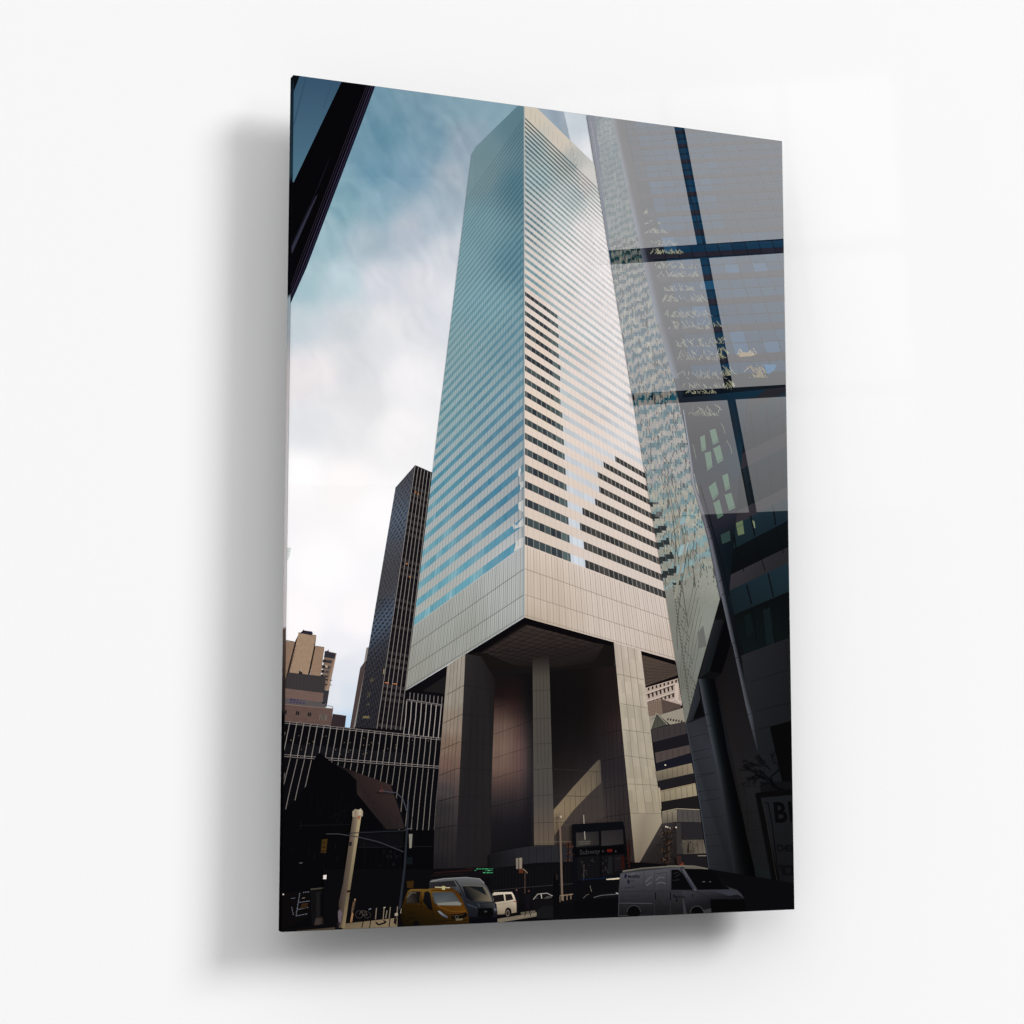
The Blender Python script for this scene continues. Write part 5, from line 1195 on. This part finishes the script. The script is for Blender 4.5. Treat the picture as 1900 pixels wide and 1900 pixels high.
ed.materials.append(mat('polished_edge_refraction', rough=.6, vcol=True, Specular_IOR_Level=0.0)); ob = bpy.data.objects.new('polished_edge', ed); C.objects.link(ob); ob.parent = print_root; ob.matrix_parent_inverse = PRINT_INV
# concealed hanging rail and spacers between sheet and wall
alu = mat('brushed_aluminium', (.6, .6, .6), rough=.35, Metallic=1.0)
for nm_, (a, b, c_, d) in (('hanging_rail', (-.15, .15, 1.74, 1.77)), ('spacer_block', (-.12, -.08, 1.22, 1.26)), ('spacer_block', (.08, .12, 1.22, 1.26))):
    m_ = box_mesh(nm_, a, b, -GAP + .0002, -.0002, c_, d); m_.materials.append(alu); ob = bpy.data.objects.new(nm_, m_); C.objects.link(ob); ob.parent = print_root; ob.matrix_parent_inverse = PRINT_INV

# ------------------------------------------------------------------ wall
wm = bpy.data.meshes.new('wall')
wm.from_pydata([(-4, 0, -1), (4, 0, -1), (4, 0, 4), (-4, 0, 4)], [], [(0, 1, 2, 3)])
wmat = mat('white_wall_paint', (.80, .80, .80), rough=.6, ior=1.45)
nt = wmat.node_tree; b_ = nt.nodes['Principled BSDF']; b_.inputs['Specular IOR Level'].default_value = .0
b_.inputs['Coat Weight'].default_value = .10; b_.inputs['Coat Roughness'].default_value = .03; b_.inputs['Coat IOR'].default_value = 1.5
nz = nt.nodes.new('ShaderNodeTexNoise'); nz.inputs['Scale'].default_value = 260; nz.inputs['Detail'].default_value = 3
mp = nt.nodes.new('ShaderNodeMapRange'); mp.inputs['To Min'].default_value = .792; mp.inputs['To Max'].default_value = .808
tc = nt.nodes.new('ShaderNodeTexCoord'); nt.links.new(tc.outputs['Object'], nz.inputs['Vector']); nt.links.new(nz.outputs['Fac'], mp.inputs['Value'])
cmb = nt.nodes.new('ShaderNodeCombineColor')
for k in range(3): nt.links.new(mp.outputs['Result'], cmb.inputs[k])
nt.links.new(cmb.outputs['Color'], b_.inputs['Base Color'])
wm.materials.append(wmat); wo = bpy.data.objects.new('wall', wm); C.objects.link(wo); wo['kind'] = 'structure'

# ------------------------------------------------------------------ the bright window across the room (seen only as a reflection in the gloss)
WY = -6.5
def mirror_pt(px_, py_):
    d = pix_dir(px_, py_); hit = P(px_, py_, YF); r = Vector((d.x, -d.y, d.z)); t = (WY - hit.y) / r.y
    return hit + r * t
win = bpy.data.objects.new('window', None); C.objects.link(win); win['label'] = 'tall nine-paned window across the room, mirrored in the glossy print'; win['category'] = 'window'
V0 = [lambda y: 1046 + .226 * (y - 206), lambda y: 1250 + .1948 * (y - 234), lambda y: 1269.3 + .1885 * (y - 237), lambda y: 1456 + .145 * (y - 160), lambda y: 1473 + .142 * (y - 157), lambda y: 1675 + .085 * (y - 145)]
def hy(y1320, s, x): return y1320 + s * (x - 1320)
H0 = [(150, -.07), (452, -.0675), (478.8, -.067), (721.6, -.058), (744.2, -.059), (954, -.045)]
def wp(vi, hi):
    y = H0[hi][0]
    for _ in range(6):
        x = V0[vi](y); y = hy(H0[hi][0], H0[hi][1], x)
    return mirror_pt(x, y)
pane_mat = bpy.data.materials.new('daylit_pane'); pane_mat.use_nodes = True
nt = pane_mat.node_tree; nt.nodes.remove(nt.nodes['Principled BSDF']); em = nt.nodes.new('ShaderNodeEmission'); at_ = nt.nodes.new('ShaderNodeVertexColor'); at_.layer_name = 'Ink'
nt.links.new(at_.outputs['Color'], em.inputs['Color']); em.inputs['Strength'].default_value = 1.0
nt.links.new(em.outputs['Emission'], nt.nodes['Material Output'].inputs['Surface'])
for ri in range(3):
    for ci in range(3):
        m_ = bpy.data.meshes.new('pane')
        a, b = 2 * ci, 2 * ci + 1; t_, u_ = 2 * ri, 2 * ri + 1
        cs4 = [wp(a, t_), wp(b, t_), wp(b, u_), wp(a, u_)]; nn_ = 6; vs = []; vcs = []
        for j in range(nn_ + 1):
            for i in range(2):
                p_ = (cs4[0] if i == 0 else cs4[1]).lerp(cs4[3] if i == 0 else cs4[2], j / nn_); vs.append(p_)
                yy = H0[t_][0] + (H0[u_][0] - H0[t_][0]) * j / nn_; L_ = rl_(yy) / .0435; vcs.append((L_ * 1.0, L_ * .99, L_ * .99, 1))
        m_.from_pydata([tuple(q) for q in vs], [], [(2 * j, 2 * j + 1, 2 * j + 3, 2 * j + 2) for j in range(nn_)])
        ca = m_.color_attributes.new('Ink', 'FLOAT_COLOR', 'POINT')
        for i, c in enumerate(vcs): ca.data[i].color = c
        m_.materials.append(pane_mat); ob = bpy.data.objects.new('pane', m_); C.objects.link(ob); ob.parent = win
fr = bpy.data.meshes.new('window_frame')
def off(p): return (p.x, p.y - .03, p.z)
fv = []; ff = []
def quad4(a, b, c, d):
    n = len(fv); fv.extend([off(a), off(b), off(c), off(d)]); ff.append((n, n + 1, n + 2, n + 3))
for vi in (1, 3): quad4(wp(vi, 0), wp(vi + 1, 0), wp(vi + 1, 5), wp(vi, 5))
for hi in (1, 3): quad4(wp(0, hi), wp(5, hi), wp(5, hi + 1), wp(0, hi + 1))
ffp = [(v_[0], v_[1] - .002 * (i // 4), v_[2]) for i, v_ in enumerate(fv)]
fr.from_pydata(ffp, [], ff); fr.materials.append(mat('dark_window_frame', (.02, .02, .02), rough=.6))
ob = bpy.data.objects.new('window_frame', fr); C.objects.link(ob); ob.parent = win

# ------------------------------------------------------------------ light
def sun(name, az, el, ang, st, col=(1, 1, 1)):
    l = bpy.data.lights.new(name, 'SUN'); l.energy = st; l.angle = math.radians(ang); l.color = col
    ob = bpy.data.objects.new(name, l); C.objects.link(ob)
    a, e = math.radians(az), math.radians(el)
    d = Vector((math.sin(a) * math.cos(e), -math.cos(a) * math.cos(e), math.sin(e)))   # towards the light
    ob.rotation_euler = d.to_track_quat('Z', 'Y').to_euler()
sun('key_light', 49, 29, 21, 2.55)
sun('fill_above', -25, 60, 85, 2.35)
sun('fill_below', 5, -62, 60, .32)
sun('fill_left', -58, 12, 90, 1.3)
wd = bpy.data.worlds.new('World'); S.world = wd; wd.use_nodes = True
wd.node_tree.nodes['Background'].inputs['Color'].default_value = (1, 1, 1, 1)
wd.node_tree.nodes['Background'].inputs['Strength'].default_value = .03
S.view_settings.view_transform = 'Standard'; S.view_settings.look = 'None'; S.view_settings.exposure = 0; S.view_settings.gamma = 1
S.render.engine = 'CYCLES'
print('LEVELS', TOPLEVEL, 'thick mm', TOPLEVEL * DZ * 1000)
